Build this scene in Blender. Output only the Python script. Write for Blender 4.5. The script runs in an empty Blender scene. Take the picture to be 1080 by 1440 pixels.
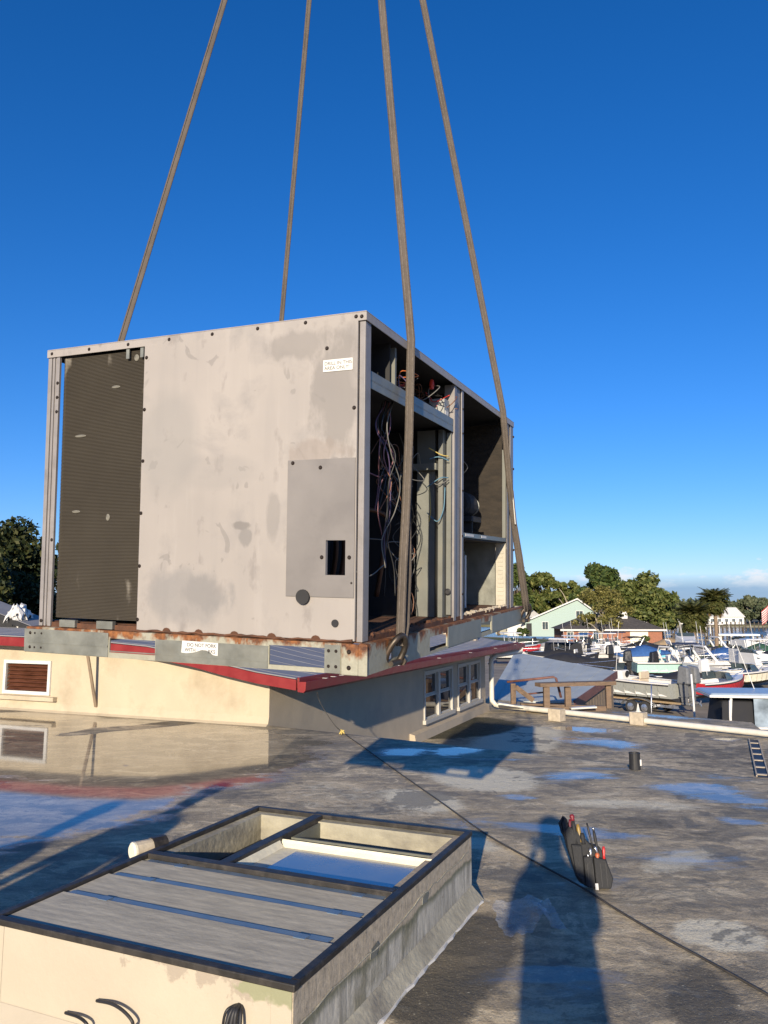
import bpy, math, random
import numpy as np
from mathutils import Vector, Matrix
random.seed(7); rng = np.random.default_rng(11)
S = bpy.context.scene
COL = S.collection
R = math.radians

# ------------------------------------------------------------------ camera
FPX, HOR = 1080.0, 860.0                      # focal length / horizon row in photo pixels (1080x1440)
EYE = Vector((0, 0, 1.6))
PITCH = math.atan((HOR - 720) / FPX)
cd = bpy.data.cameras.new('camera'); cam = bpy.data.objects.new('camera', cd); COL.objects.link(cam)
cam.location = EYE; cam.rotation_euler = (math.pi / 2 + PITCH, 0, 0)
cd.sensor_fit = 'VERTICAL'; cd.sensor_height = 36; cd.lens = 36 * FPX / 1440
cd.clip_start = 0.05; cd.clip_end = 5000
S.camera = cam
S.render.resolution_x = 768; S.render.resolution_y = 1024

# ------------------------------------------------------------------ sky, sun, exposure
SUN = Vector((0.187, 0.947, -0.2604)).normalized()      # direction the light travels
EL = math.asin(-SUN.z); AZ = math.atan2(-SUN.x, -SUN.y)
w = bpy.data.worlds.new('World'); S.world = w; w.use_nodes = True
nt = w.node_tree; nt.nodes.clear()
def N(nt, t, **k):
    n = nt.nodes.new(t)
    for a, b in k.items():
        if a == 'i':
            for kk, v in b.items(): n.inputs[kk].default_value = v
        else: setattr(n, a, b)
    return n
def L(nt, a, b): nt.links.new(a, b)
def build_world():
    out = N(nt, 'ShaderNodeOutputWorld'); bg = N(nt, 'ShaderNodeBackground'); bg.inputs[1].default_value = 0.105
    sky = N(nt, 'ShaderNodeTexSky'); sky.sky_type = 'NISHITA'; sky.sun_disc = False
    sky.sun_elevation = EL; sky.sun_rotation = AZ; sky.altitude = 0; sky.air_density = 1.0; sky.dust_density = 0.25; sky.ozone_density = 5.0
    hs = N(nt, 'ShaderNodeHueSaturation'); hs.inputs['Saturation'].default_value = 1.2; hs.inputs['Value'].default_value = 1.0
    L(nt, sky.outputs[0], hs.inputs['Color'])
    tint = N(nt, 'ShaderNodeMixRGB', blend_type='MULTIPLY'); tint.inputs[0].default_value = 1; tint.inputs[2].default_value = (1.0, .93, 1.16, 1); L(nt, hs.outputs[0], tint.inputs[1])
    tc = N(nt, 'ShaderNodeTexCoord'); sep = N(nt, 'ShaderNodeSeparateXYZ'); L(nt, tc.outputs['Generated'], sep.inputs[0])
    mp = N(nt, 'ShaderNodeMapping'); mp.inputs['Scale'].default_value = (19, 19, 50); L(nt, tc.outputs['Generated'], mp.inputs[0])
    no = N(nt, 'ShaderNodeTexNoise'); no.inputs['Scale'].default_value = 1.0; no.inputs['Detail'].default_value = 7; no.inputs['Roughness'].default_value = 0.6
    L(nt, mp.outputs[0], no.inputs['Vector'])
    # cumulus heads: flat base near 2.2 deg, ragged tops
    ht = N(nt, 'ShaderNodeMapRange', i={1: 0.42, 2: 0.68, 3: 0.036, 4: 0.066}); L(nt, no.outputs[0], ht.inputs[0])
    top = N(nt, 'ShaderNodeMath', operation='SUBTRACT'); L(nt, ht.outputs[0], top.inputs[0]); L(nt, sep.outputs[2], top.inputs[1])
    tm = N(nt, 'ShaderNodeMapRange', i={1: 0.0, 2: 0.012}); L(nt, top.outputs[0], tm.inputs[0])
    bm = N(nt, 'ShaderNodeMapRange', i={1: 0.022, 2: 0.040}); L(nt, sep.outputs[2], bm.inputs[0])
    mu = N(nt, 'ShaderNodeMath', operation='MULTIPLY'); L(nt, tm.outputs[0], mu.inputs[0]); L(nt, bm.outputs[0], mu.inputs[1])
    den = N(nt, 'ShaderNodeMapRange', i={1: 0.38, 2: 0.62, 3: 0.0, 4: 0.75}); L(nt, no.outputs[0], den.inputs[0])
    mu2 = N(nt, 'ShaderNodeMath', operation='MULTIPLY'); L(nt, mu.outputs[0], mu2.inputs[0]); L(nt, den.outputs[0], mu2.inputs[1])
    # hazy bank under the heads
    bk = N(nt, 'ShaderNodeMapRange', i={1: 0.045, 2: 0.028, 3: 0.0, 4: 0.75}); L(nt, sep.outputs[2], bk.inputs[0])
    m1 = N(nt, 'ShaderNodeMixRGB'); m1.inputs[2].default_value = (1.5, 2.7, 4.5, 1)
    L(nt, bk.outputs[0], m1.inputs[0]); L(nt, tint.outputs[0], m1.inputs[1])
    m2 = N(nt, 'ShaderNodeMixRGB'); m2.inputs[2].default_value = (6.3, 6.3, 6.6, 1)
    L(nt, mu2.outputs[0], m2.inputs[0]); L(nt, m1.outputs[0], m2.inputs[1])
    L(nt, m2.outputs[0], bg.inputs[0]); L(nt, bg.outputs[0], out.inputs[0])
build_world()
sl = bpy.data.lights.new('sun', 'SUN'); sl.energy = 5.0; sl.angle = R(0.53); sl.color = (1.0, 0.86, 0.66)
so = bpy.data.objects.new('sun', sl); COL.objects.link(so); so.rotation_euler = SUN.to_track_quat('-Z', 'Y').to_euler(); so.location = (-8, -40, 14)
S.view_settings.view_transform = 'Standard'; S.view_settings.look = 'None'
S.view_settings.exposure = 0.45; S.view_settings.gamma = 1; S.view_settings.use_curve_mapping = False
S.render.engine = 'CYCLES'

# ------------------------------------------------------------------ pixel -> place
_F = Vector((0, math.cos(PITCH), math.sin(PITCH))); _R = Vector((1, 0, 0)); _U = _R.cross(_F)
def ray(px, py): return _F + _R * ((px - 540) / FPX) - _U * ((py - 720) / FPX)
def pz(px, py, z):                           # where the ray meets a level surface
    r = ray(px, py); return EYE + r * ((z - EYE.z) / r.z)
def py_(px, py, d):                          # at distance d down the view
    r = ray(px, py); return EYE + r * (d / r.y)

# ------------------------------------------------------------------ mesh helpers
class MB:
    def __init__(s): s.v = []; s.f = []; s.smooth = False
    def add(s, vs, fs):
        o = len(s.v); s.v += [tuple(v) for v in vs]; s.f += [tuple(i + o for i in f) for f in fs]; return s
    def box(s, x0, x1, y0, y1, z0, z1):
        x0, x1 = min(x0, x1), max(x0, x1); y0, y1 = min(y0, y1), max(y0, y1); z0, z1 = min(z0, z1), max(z0, z1)
        vs = [(x0,y0,z0),(x1,y0,z0),(x1,y1,z0),(x0,y1,z0),(x0,y0,z1),(x1,y0,z1),(x1,y1,z1),(x0,y1,z1)]
        return s.add(vs, [(0,3,2,1),(4,5,6,7),(0,1,5,4),(1,2,6,5),(2,3,7,6),(3,0,4,7)])
    def hexa(s, b, t):                        # four bottom + four top points
        return s.add(list(b) + list(t), [(0,3,2,1),(4,5,6,7),(0,1,5,4),(1,2,6,5),(2,3,7,6),(3,0,4,7)])
    def beam(s, a, b, w, h, up=(0,0,1)):
        a = Vector(a); b = Vector(b); d = (b - a).normalized(); u = Vector(up)
        if abs(d.dot(u)) > .98: u = Vector((1,0,0))
        x = d.cross(u).normalized() * w / 2; z = x.cross(d).normalized() * h / 2
        return s.hexa([a-x-z, a+x-z, b+x-z, b-x-z], [a-x+z, a+x+z, b+x+z, b-x+z])
    def prism(s, pts, off):                   # polygon (3d points) extruded by off
        n = len(pts); off = Vector(off); P = [Vector(p) for p in pts]
        s.add(P + [p + off for p in P], [tuple(range(n))[::-1], tuple(range(n, 2*n))] + [(i, (i+1) % n, n + (i+1) % n, n + i) for i in range(n)])
        return s
    def tube(s, pts, r, n=6, r2=None, flat=None, wdir=None, cap=True):
        P = [Vector(p) for p in pts]; k = len(P); rs = r if hasattr(r, '__len__') else [r] * k
        if r2 is not None and not hasattr(r, '__len__'): rs = [r + (r2 - r) * i / (k - 1) for i in range(k)]
        o = len(s.v); prev = None
        for i in range(k):
            d = (P[min(i+1, k-1)] - P[max(i-1, 0)])
            d = d.normalized() if d.length > 1e-9 else Vector((0,0,1))
            if wdir is not None: u = Vector(wdir)
            elif prev is None: u = Vector((0,0,1)) if abs(d.z) < .9 else Vector((1,0,0))
            else: u = prev
            x = (u - d * u.dot(d)).normalized(); prev = x; y = d.cross(x)
            for j in range(n):
                a = 2 * math.pi * (j + .5) / n
                fy = 1 if flat is None else flat
                s.v.append(tuple(P[i] + x * math.cos(a) * rs[i] + y * math.sin(a) * rs[i] * fy))
        for i in range(k - 1):
            for j in range(n):
                a = o + i*n + j; b = o + i*n + (j+1) % n
                s.f.append((a, b, b + n, a + n))
        if cap: s.f.append(tuple(range(o, o+n))[::-1]); s.f.append(tuple(range(o+(k-1)*n, o+k*n)))
        return s
    def lathe(s, prof, n=14, c=(0,0,0), axis='z'):
        o = len(s.v)
        for (r, z) in prof:
            for j in range(n):
                a = 2*math.pi*j/n; p = (r*math.cos(a), r*math.sin(a), z)
                if axis == 'x': p = (p[2], p[0], p[1])
                if axis == 'y': p = (p[1], p[2], p[0])
                s.v.append((p[0]+c[0], p[1]+c[1], p[2]+c[2]))
        for i in range(len(prof)-1):
            for j in range(n):
                a = o+i*n+j; b = o+i*n+(j+1) % n; s.f.append((a, b, b+n, a+n))
        s.f.append(tuple(range(o, o+n))[::-1]); s.f.append(tuple(range(o+(len(prof)-1)*n, o+len(prof)*n)))
        return s
    def build(s, name, mat, parent=None, smooth=False, loc=None, bevel=0):
        me = bpy.data.meshes.new(name); me.from_pydata([tuple(v) for v in s.v], [], s.f)
        me.materials.append(mat); me.validate()
        if smooth: me.polygons.foreach_set('use_smooth', [True] * len(me.polygons))
        o = bpy.data.objects.new(name, me); COL.objects.link(o)
        if parent is not None: o.parent = parent
        if loc is not None: o.location = loc
        if bevel:
            m = o.modifiers.new('bevel', 'BEVEL'); m.width = bevel; m.segments = 2; m.limit_method = 'ANGLE'; m.angle_limit = R(40)
        return o
def box(name, mat, par, *a, **k): return MB().box(*a).build(name, mat, par, **k)
def tag(o, label=None, cat=None, group=None, kind=None):
    if label: o['label'] = label
    if cat: o['category'] = cat
    if group: o['group'] = group
    if kind: o['kind'] = kind
    return o
def empty(name, label, cat, loc=(0,0,0), rz=0, group=None, matrix=None):
    o = bpy.data.objects.new(name, None); COL.objects.link(o); o.empty_display_size = .1
    if matrix is not None: o.matrix_world = matrix
    else: o.location = loc; o.rotation_euler = (0, 0, rz)
    return tag(o, label, cat, group)
def inst(src, par, loc, rot=None, scale=None, label=None):
    c = src.copy(); COL.objects.link(c); c.parent = par; c.location = loc
    if rot: c.rotation_euler = rot
    if scale: c.scale = scale
    return c
def copy_tree(o, parent=None):
    c = o.copy(); COL.objects.link(c); c.parent = parent
    for ch in list(o.children): copy_tree(ch, c)
    return c
def text_mesh(name, txt, size, mat, par, M):
    cu = bpy.data.curves.new(name, 'FONT'); cu.body = txt; cu.size = size; cu.align_x = 'LEFT'; cu.offset = size * .012
    t = bpy.data.objects.new(name + '_src', cu); COL.objects.link(t)
    dg = bpy.context.evaluated_depsgraph_get(); me = bpy.data.meshes.new_from_object(t.evaluated_get(dg))
    bpy.data.objects.remove(t); me.materials.clear(); me.materials.append(mat)
    o = bpy.data.objects.new(name, me); COL.objects.link(o); o.parent = par; o.matrix_local = M
    return o

# ------------------------------------------------------------------ materials
MATS = {}
def nmix(nt, fac, a, b):
    m = N(nt, 'ShaderNodeMixRGB')
    for i, v in ((0, fac), (1, a), (2, b)):
        if hasattr(v, 'is_linked') or hasattr(v, 'links'): L(nt, v, m.inputs[i])
        else: m.inputs[i].default_value = v if i == 0 else (*v, 1) if len(v) == 3 else v
    return m.outputs[0]
def noise(nt, scale, detail=4, rough=.55, vec=None, dist=0, stretch=None, coord='Object'):
    n = N(nt, 'ShaderNodeTexNoise', i={'Scale': scale, 'Detail': detail, 'Roughness': rough, 'Distortion': dist})
    if vec is None:
        tc = N(nt, 'ShaderNodeTexCoord'); vec = tc.outputs[coord]
    if stretch:
        mp = N(nt, 'ShaderNodeMapping'); mp.inputs['Scale'].default_value = stretch; L(nt, vec, mp.inputs[0]); vec = mp.outputs[0]
    L(nt, vec, n.inputs['Vector']); return n.outputs[0]
def rng_(nt, v, a, b, c=0., d=1.):
    m = N(nt, 'ShaderNodeMapRange', i={1: a, 2: b, 3: c, 4: d}); L(nt, v, m.inputs[0]); return m.outputs[0]
def math_(nt, op, a, b):
    m = N(nt, 'ShaderNodeMath', operation=op)
    for i, v in ((0, a), (1, b)):
        if hasattr(v, 'links'): L(nt, v, m.inputs[i])
        else: m.inputs[i].default_value = v
    return m.outputs[0]
def newmat(name):
    m = bpy.data.materials.new(name); m.use_nodes = True; nt = m.node_tree; nt.nodes.clear()
    o = N(nt, 'ShaderNodeOutputMaterial'); b = N(nt, 'ShaderNodeBsdfPrincipled'); L(nt, b.outputs[0], o.inputs[0])
    MATS[name] = m; return m, nt, b
def bump(nt, b, h, st=.3, dist=.01):
    n = N(nt, 'ShaderNodeBump', i={'Strength': st, 'Distance': dist}); L(nt, h, n.inputs['Height']); L(nt, n.outputs[0], b.inputs['Normal'])
def mat(name, col, rough=.6, metal=0., var=.18, scale=6., dirt=None, dirt_amt=.5, dirt_scale=3., bmp=.0, bscale=40., stretch=None, spec=.5, coat=0):
    m, nt, b = newmat(name)
    n1 = noise(nt, scale, 5, stretch=stretch)
    c = nmix(nt, rng_(nt, n1, .3, .7), tuple(x*(1-var) for x in col), tuple(min(1, x*(1+var)) for x in col))
    if dirt is not None:
        d = rng_(nt, noise(nt, dirt_scale, 6, .65, stretch=stretch), .5, .72, 0, dirt_amt)
        c = nmix(nt, d, c, dirt)
    L(nt, c, b.inputs['Base Color']) if hasattr(c, 'links') else None
    b.inputs['Metallic'].default_value = metal; b.inputs['Specular IOR Level'].default_value = spec
    L(nt, rng_(nt, n1, .3, .7, max(0, rough-.08), min(1, rough+.08)), b.inputs['Roughness'])
    if coat: b.inputs['Coat Weight'].default_value = coat
    if bmp: bump(nt, b, noise(nt, bscale, 4), bmp)
    return m
def panel_mat():
    m, nt, b = newmat('panel_paint')
    n1 = noise(nt, 1.6, 4, .5); n2 = noise(nt, 3.3, 6, .62, dist=.3); n3 = noise(nt, 13, 5, .6, stretch=(1,1,.5)); n4 = noise(nt, 7, 3, .5, dist=1.5)
    c = nmix(nt, rng_(nt, n1, .3, .7), (.30,.275,.252), (.36,.328,.298))
    c = nmix(nt, rng_(nt, n2, .53, .66, 0, .55), c, (.215,.205,.20))
    c = nmix(nt, rng_(nt, n3, .60, .70, 0, .5), c, (.19,.172,.16))
    c = nmix(nt, rng_(nt, n4, .66, .69, 0, .4), c, (.16,.15,.14))
    dr = noise(nt, 9, 5, .6, stretch=(2.2, 2.2, .16)); c = nmix(nt, rng_(nt, dr, .52, .66, 0, .14), c, (.24,.228,.218)); c = nmix(nt, rng_(nt, dr, .42, .34, 0, .14), c, (.42,.39,.36))
    tc = N(nt, 'ShaderNodeTexCoord')
    def stain(c, x, z, rx, rz, col, amt, hollow=0, nz=n2, k=.9):
        mp = N(nt, 'ShaderNodeMapping'); mp.inputs['Location'].default_value = (-x/rx, 0, -z/rz); mp.inputs['Scale'].default_value = (1/rx, 0, 1/rz); L(nt, tc.outputs['Object'], mp.inputs[0])
        ln = N(nt, 'ShaderNodeVectorMath', operation='LENGTH'); L(nt, mp.outputs[0], ln.inputs[0])
        d = math_(nt, 'ADD', ln.outputs['Value'], math_(nt, 'MULTIPLY', math_(nt, 'SUBTRACT', nz, .5), k)); f = rng_(nt, d, 1.05, .7, 0, amt)
        return nmix(nt, f, c, col)
    c = stain(c, -.72, .13, .20, .11, (.22,.212,.205), .6, nz=n3, k=1.3); c = stain(c, -.63, .15, .11, .07, (.19,.183,.178), .5, nz=n3, k=1.8)
    c = stain(c, -.10, .86, .10, .26, (.20,.185,.17), .7, nz=n3, k=2.2); c = stain(c, -.25, 1.05, .14, .06, (.2,.185,.17), .6, nz=n3, k=2.)
    c = stain(c, -.48, .40, .045, .016, (.17,.158,.147), .8, nz=n3, k=2.4); c = stain(c, -.46, .36, .03, .035, (.19,.18,.17), .7, nz=n3, k=2.6); c = stain(c, -.35, .43, .03, .09, (.22,.205,.19), .6, nz=n3, k=1.5)
    c = stain(c, -.82, .72, .16, .22, (.25,.24,.225), .5); c = stain(c, -.6, .60, .2, .07, (.26,.245,.23), .4)
    c = stain(c, -.17, .66, .13, .05, (.24,.2,.17), .5, nz=n3, k=2.5)
    L(nt, c, b.inputs['Base Color']); L(nt, rng_(nt, n2, .3, .7, .42, .6), b.inputs['Roughness']); bump(nt, b, n1, .5, .02); return m
M_panel = panel_mat()
M_panel2 = mat('access_paint', (.20, .186, .175), .42, var=.12, scale=3, dirt=(.13,.12,.115), dirt_amt=.5, dirt_scale=5)
M_post = mat('post_paint', (.24, .225, .22), .5, var=.1, scale=8, dirt=(.13,.115,.1), dirt_amt=.5, dirt_scale=10)
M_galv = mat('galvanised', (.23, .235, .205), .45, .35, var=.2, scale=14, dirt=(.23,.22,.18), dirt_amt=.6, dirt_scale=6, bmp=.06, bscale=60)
M_galvd = mat('galvanised_shaded', (.16, .165, .147), .55, .15, var=.15, scale=9, dirt=(.2,.19,.15), dirt_amt=.7, dirt_scale=4)  # darker copy of the galvanised steel, cabinet shade worked into its colour
M_dark = mat('dark_steel_and_shade', (.022, .022, .023), .75, .0, var=.3)  # dark steel parts; also paints shade onto the air conditioner's inner walls
M_black = mat('black_rubber', (.018, .018, .02), .55, var=.3)
M_insul = mat('brown_insulation', (.030, .024, .018), .95, var=.45, scale=14, stretch=(1,1,3), dirt=(.025,.02,.016), dirt_amt=.6, dirt_scale=8, bmp=.5, bscale=30)
M_winsul = mat('white_insulation', (.46, .43, .35), .8, var=.1, scale=8, dirt=(.35,.3,.22), dirt_amt=.5, dirt_scale=7, bmp=.4, bscale=25)
M_strap = mat('webbing', (.105, .087, .071), .9, var=.2, scale=9, dirt=(.06,.05,.042), dirt_amt=.7, dirt_scale=6, bmp=.5, bscale=150)
M_screw = mat('screw_dark', (.035, .025, .02), .5, .5)
M_copper = mat('copper', (.12, .06, .035), .5, .5)
M_white = mat('white_paint', (.62, .61, .58), .5, var=.06, dirt=(.5,.46,.4), dirt_amt=.4, dirt_scale=4)
M_label = mat('label_paper', (.66, .65, .61), .6, var=.03)
M_ink = mat('label_ink', (.06, .06, .06), .6)
M_ink2 = mat('label_ink_faded', (.12, .115, .1), .6)
def rust_mat():
    m, nt, b = newmat('rusty_galvanised')
    tc = N(nt, 'ShaderNodeTexCoord'); sp = N(nt, 'ShaderNodeSeparateXYZ'); L(nt, tc.outputs['Object'], sp.inputs[0])
    n1 = noise(nt, 7, 6, .65, stretch=(1.3, 1.3, .8)); n2 = noise(nt, 34, 5, .6)
    g = nmix(nt, n2, (.28,.27,.2), (.44,.43,.35))
    # rust creeps down from the cabinet seam
    hz = rng_(nt, sp.outputs[2], -.105, .0, -.20, .13)
    k = math_(nt, 'ADD', n1, hz)
    rc = nmix(nt, rng_(nt, n2, .35, .65), (.07,.026,.012), (.28,.105,.03))
    c = nmix(nt, rng_(nt, k, .50, .60), g, rc)
    L(nt, c, b.inputs['Base Color']); b.inputs['Roughness'].default_value = .68
    L(nt, rng_(nt, k, .5, .6, .3, 0), b.inputs['Metallic']); bump(nt, b, n2, .25); return m
M_rust = rust_mat()
M_rustd = mat('rust', (.10, .042, .02), .85, var=.4, scale=18, dirt=(.05,.025,.015), dirt_amt=.7, dirt_scale=12, bmp=.4, bscale=60)
def coil_mat():
    m, nt, b = newmat('coil_fins')
    n1 = noise(nt, 3, 5, .6); n2 = noise(nt, 9, 3, .6, stretch=(1, 1, .35))
    c = nmix(nt, n1, (.05,.042,.032), (.095,.082,.062))
    c = nmix(nt, rng_(nt, n2, .66, .74, 0, .8), c, (.34,.31,.26))
    L(nt, c, b.inputs['Base Color']); b.inputs['Roughness'].default_value = .6; b.inputs['Metallic'].default_value = .2; return m
M_coil = coil_mat()
M_stucco = mat('cream_stucco', (.47, .40, .285), .85, var=.06, scale=2.5, dirt=(.35,.29,.20), dirt_amt=.9, dirt_scale=1.3, bmp=.35, bscale=40)
M_grey = mat('grey_stucco', (.44, .37, .275), .9, var=.08, scale=2, dirt=(.3,.27,.23), dirt_amt=.5, dirt_scale=1.4, bmp=.35, bscale=40)
M_red = mat('red_trim', (.21, .018, .017), .4, var=.1, scale=5, dirt=(.3,.05,.04), dirt_amt=.4)
M_redd = mat('maroon_trim', (.20, .022, .02), .4, var=.12, scale=5)
M_metalroof2 = mat('pale_metal_roof', (.42, .45, .43), .6, .0, var=.1, scale=1.5, dirt=(.33,.35,.34), dirt_amt=.5, dirt_scale=1.2)
M_metalroof = mat('grey_metal_roof', (.24, .235, .235), .65, .0, var=.1, scale=1.5, dirt=(.16,.155,.155), dirt_amt=.5, dirt_scale=1.2)
M_vent = mat('brown_louvre', (.09, .032, .016), .5, var=.4, scale=9, stretch=(.4, .4, 4))
M_wood = mat('weathered_wood', (.17, .115, .075), .8, var=.3, scale=6, stretch=(1, 1, 3), dirt=(.07,.05,.035), dirt_amt=.6)
M_woodl = mat('tan_wood', (.22, .165, .11), .8, var=.2, scale=6, dirt=(.2,.15,.1), dirt_amt=.5)
M_brownf = mat('brown_fascia', (.16, .07, .055), .6, var=.25, scale=5)
M_pvc = mat('white_pvc', (.62, .60, .53), .35, var=.05, dirt=(.5,.45,.36), dirt_amt=.5, dirt_scale=5)
M_conc = mat('concrete', (.44, .38, .29), .9, var=.2, scale=12, bmp=.4, bscale=40)
def glass_mat(name, col=(.02,.025,.03), rough=.03):
    m, nt, b = newmat(name); n = noise(nt, 3, 3)
    L(nt, nmix(nt, n, tuple(c*.7 for c in col), tuple(c*1.3 for c in col)), b.inputs['Base Color']); b.inputs['Roughness'].default_value = rough
    b.inputs['Specular IOR Level'].default_value = .7; return m
M_glass = glass_mat('window_glass')
M_water = None
def roof_mat():
    m, nt, b = newmat('roof_membrane')
    aw = N(nt, 'ShaderNodeAttribute', attribute_name='wet'); at = N(nt, 'ShaderNodeAttribute', attribute_name='tone'); ag = N(nt, 'ShaderNodeAttribute', attribute_name='moss')
    big = noise(nt, .55, 5, .6); mid = noise(nt, 2.4, 7, .68, dist=.6); fine = noise(nt, 16, 6, .7); sc = noise(nt, 5.5, 6, .75, dist=1.2)
    grit = noise(nt, 85, 4, .7); spk = noise(nt, 30, 3, .6)
    blot = noise(nt, 1.15, 6, .62, dist=.4)
    c = nmix(nt, rng_(nt, big, .34, .66), (.50,.39,.275), (.70,.545,.385))
    c = nmix(nt, rng_(nt, mid, .44, .6, 0, .7), c, (.38,.305,.235))
    strk = noise(nt, 1.7, 7, .72, dist=.8, stretch=(.55, 1.9, 1)); c = nmix(nt, rng_(nt, strk, .47, .6, 0, .62), c, (.245,.205,.17)); c = nmix(nt, rng_(nt, strk, .44, .36, 0, .7), c, (.70,.57,.42))
    c = nmix(nt, rng_(nt, sc, .56, .66, 0, .6), c, (.76,.63,.46))
    c = nmix(nt, rng_(nt, fine, .42, .75, 0, .5), c, (.26,.215,.17))
    flk = noise(nt, 3.6, 9, .74, dist=1.1, stretch=(.75, 1.25, 1)); zone = noise(nt, .7, 3, .5)
    fk = math_(nt, 'ADD', flk, math_(nt, 'MULTIPLY', math_(nt, 'SUBTRACT', zone, .5), .35))
    c = nmix(nt, rng_(nt, fk, .51, .56, 0, .62), c, (.20,.175,.15))
    c = nmix(nt, rng_(nt, fk, .43, .38, 0, .75), c, (.80,.64,.46))
    k = math_(nt, 'ADD', at.outputs['Fac'], math_(nt, 'MULTIPLY', math_(nt, 'SUBTRACT', mid, .5), 1.3))
    c = nmix(nt, rng_(nt, k, .35, .75, 0, .8), c, (.075,.068,.062))           # grimy areas
    c = nmix(nt, rng_(nt, math_(nt, 'ADD', at.outputs['Fac'], math_(nt, 'MULTIPLY', math_(nt, 'SUBTRACT', sc, .5), 1.2)), -.35, -.7, 0, .85), c, (.80,.70,.56))  # bleached areas
    bl = rng_(nt, blot, .57, .59, 0, .7)
    c = nmix(nt, bl, c, (.17,.155,.145))                                          # dark hard-edged patches
    c = nmix(nt, rng_(nt, math_(nt, 'ADD', ag.outputs['Fac'], math_(nt, 'MULTIPLY', math_(nt, 'SUBTRACT', mid, .5), .7)), .4, .7, 0, .9), c, (.035,.034,.016))
    c = nmix(nt, rng_(nt, grit, .5, .68, 0, .45), c, (.12,.105,.09)); c = nmix(nt, rng_(nt, grit, .42, .3, 0, .4), c, (.80,.68,.52)); c = nmix(nt, rng_(nt, spk, .68, .72, 0, .7), c, (.08,.07,.06)); c = nmix(nt, rng_(nt, spk, .32, .27, 0, .6), c, (.82,.74,.62))
    wk = math_(nt, 'ADD', aw.outputs['Fac'], math_(nt, 'ADD', math_(nt, 'MULTIPLY', math_(nt, 'SUBTRACT', strk, .5), 1.25), math_(nt, 'MULTIPLY', math_(nt, 'SUBTRACT', fine, .5), .4)))
    wet = rng_(nt, wk, .42, .66); damp = rng_(nt, wk, .2, .5)
    c2 = nmix(nt, .25, c, (.10,.095,.09))
    c = nmix(nt, math_(nt, 'MULTIPLY', damp, .3), c, (.12,.11,.1))
    c = nmix(nt, wet, c, c2)
    hue = N(nt, 'ShaderNodeMixRGB', blend_type='MULTIPLY'); hue.inputs[0].default_value = 1; hue.inputs[2].default_value = (.98, 1.02, .93, 1); L(nt, c, hue.inputs[1]); c = hue.outputs[0]
    L(nt, c, b.inputs['Base Color'])
    dry = rng_(nt, fine, .3, .7, .62, .9)
    rm = N(nt, 'ShaderNodeMixRGB'); L(nt, wet, rm.inputs[0]); L(nt, dry, rm.inputs[1]); rm.inputs[2].default_value = (.05,.05,.05,1)
    L(nt, rm.outputs[0], b.inputs['Roughness'])
    b.inputs['IOR'].default_value = 1.36
    L(nt, rng_(nt, wet, 0, 1, .35, .62), b.inputs['Specular IOR Level'])
    hh = math_(nt, 'ADD', math_(nt, 'ADD', fine, math_(nt, 'MULTIPLY', grit, .5)), math_(nt, 'MULTIPLY', mid, 2.))
    st = N(nt, 'ShaderNodeMath', operation='SUBTRACT'); st.inputs[0].default_value = 1.; L(nt, wet, st.inputs[1])
    bn = N(nt, 'ShaderNodeBump', i={'Distance': .012}); L(nt, math_(nt, 'MULTIPLY', st.outputs[0], .6), bn.inputs['Strength']); L(nt, hh, bn.inputs['Height']); L(nt, bn.outputs[0], b.inputs['Normal'])
    return m
M_roof = roof_mat()

# ------------------------------------------------------------------ frames shared by several things
HC = Vector((-1.62, 11.12, 0)); D2 = Vector((.383, .924, 0)).normalized(); D1 = Vector((-D2.y, D2.x, 0)); N2 = Vector((D2.y, -D2.x, 0))
HM = Matrix(((D2.x, D1.x, 0, HC.x), (D2.y, D1.y, 0, HC.y), (0, 0, 1, 0), (0, 0, 0, 1)))   # house frame: x along window wall, y along cream wall
SA = Vector((-.30, 2.73, 0)); SE1 = Vector((.404, .915, 0)).normalized(); SE2 = Vector((-SE1.y, SE1.x, 0))
SM = Matrix(((SE1.x, SE2.x, 0, SA.x), (SE1.y, SE2.y, 0, SA.y), (0, 0, 1, 0), (0, 0, 0, 1)))
SLX, SLY, SLH = 1.957, 1.418, .37
ZG = -3.9; ZW = -4.7; ZL = -1.1

# ------------------------------------------------------------------ numpy noise for coarse masks
_perm = rng.random((256, 256))
def vnoise(x, y):
    xi = np.floor(x).astype(int); yi = np.floor(y).astype(int); fx = x - xi; fy = y - yi
    fx = fx*fx*(3-2*fx); fy = fy*fy*(3-2*fy)
    g = lambda a, b: _perm[a % 256, b % 256]
    return (g(xi,yi)*(1-fx)+g(xi+1,yi)*fx)*(1-fy)+(g(xi,yi+1)*(1-fx)+g(xi+1,yi+1)*fx)*fy
def fbm(x, y, o=4):
    s = 0; a = .5
    for i in range(o): s = s + a*vnoise(x*2**i+17*i, y*2**i+31*i); a *= .5
    return s

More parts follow.
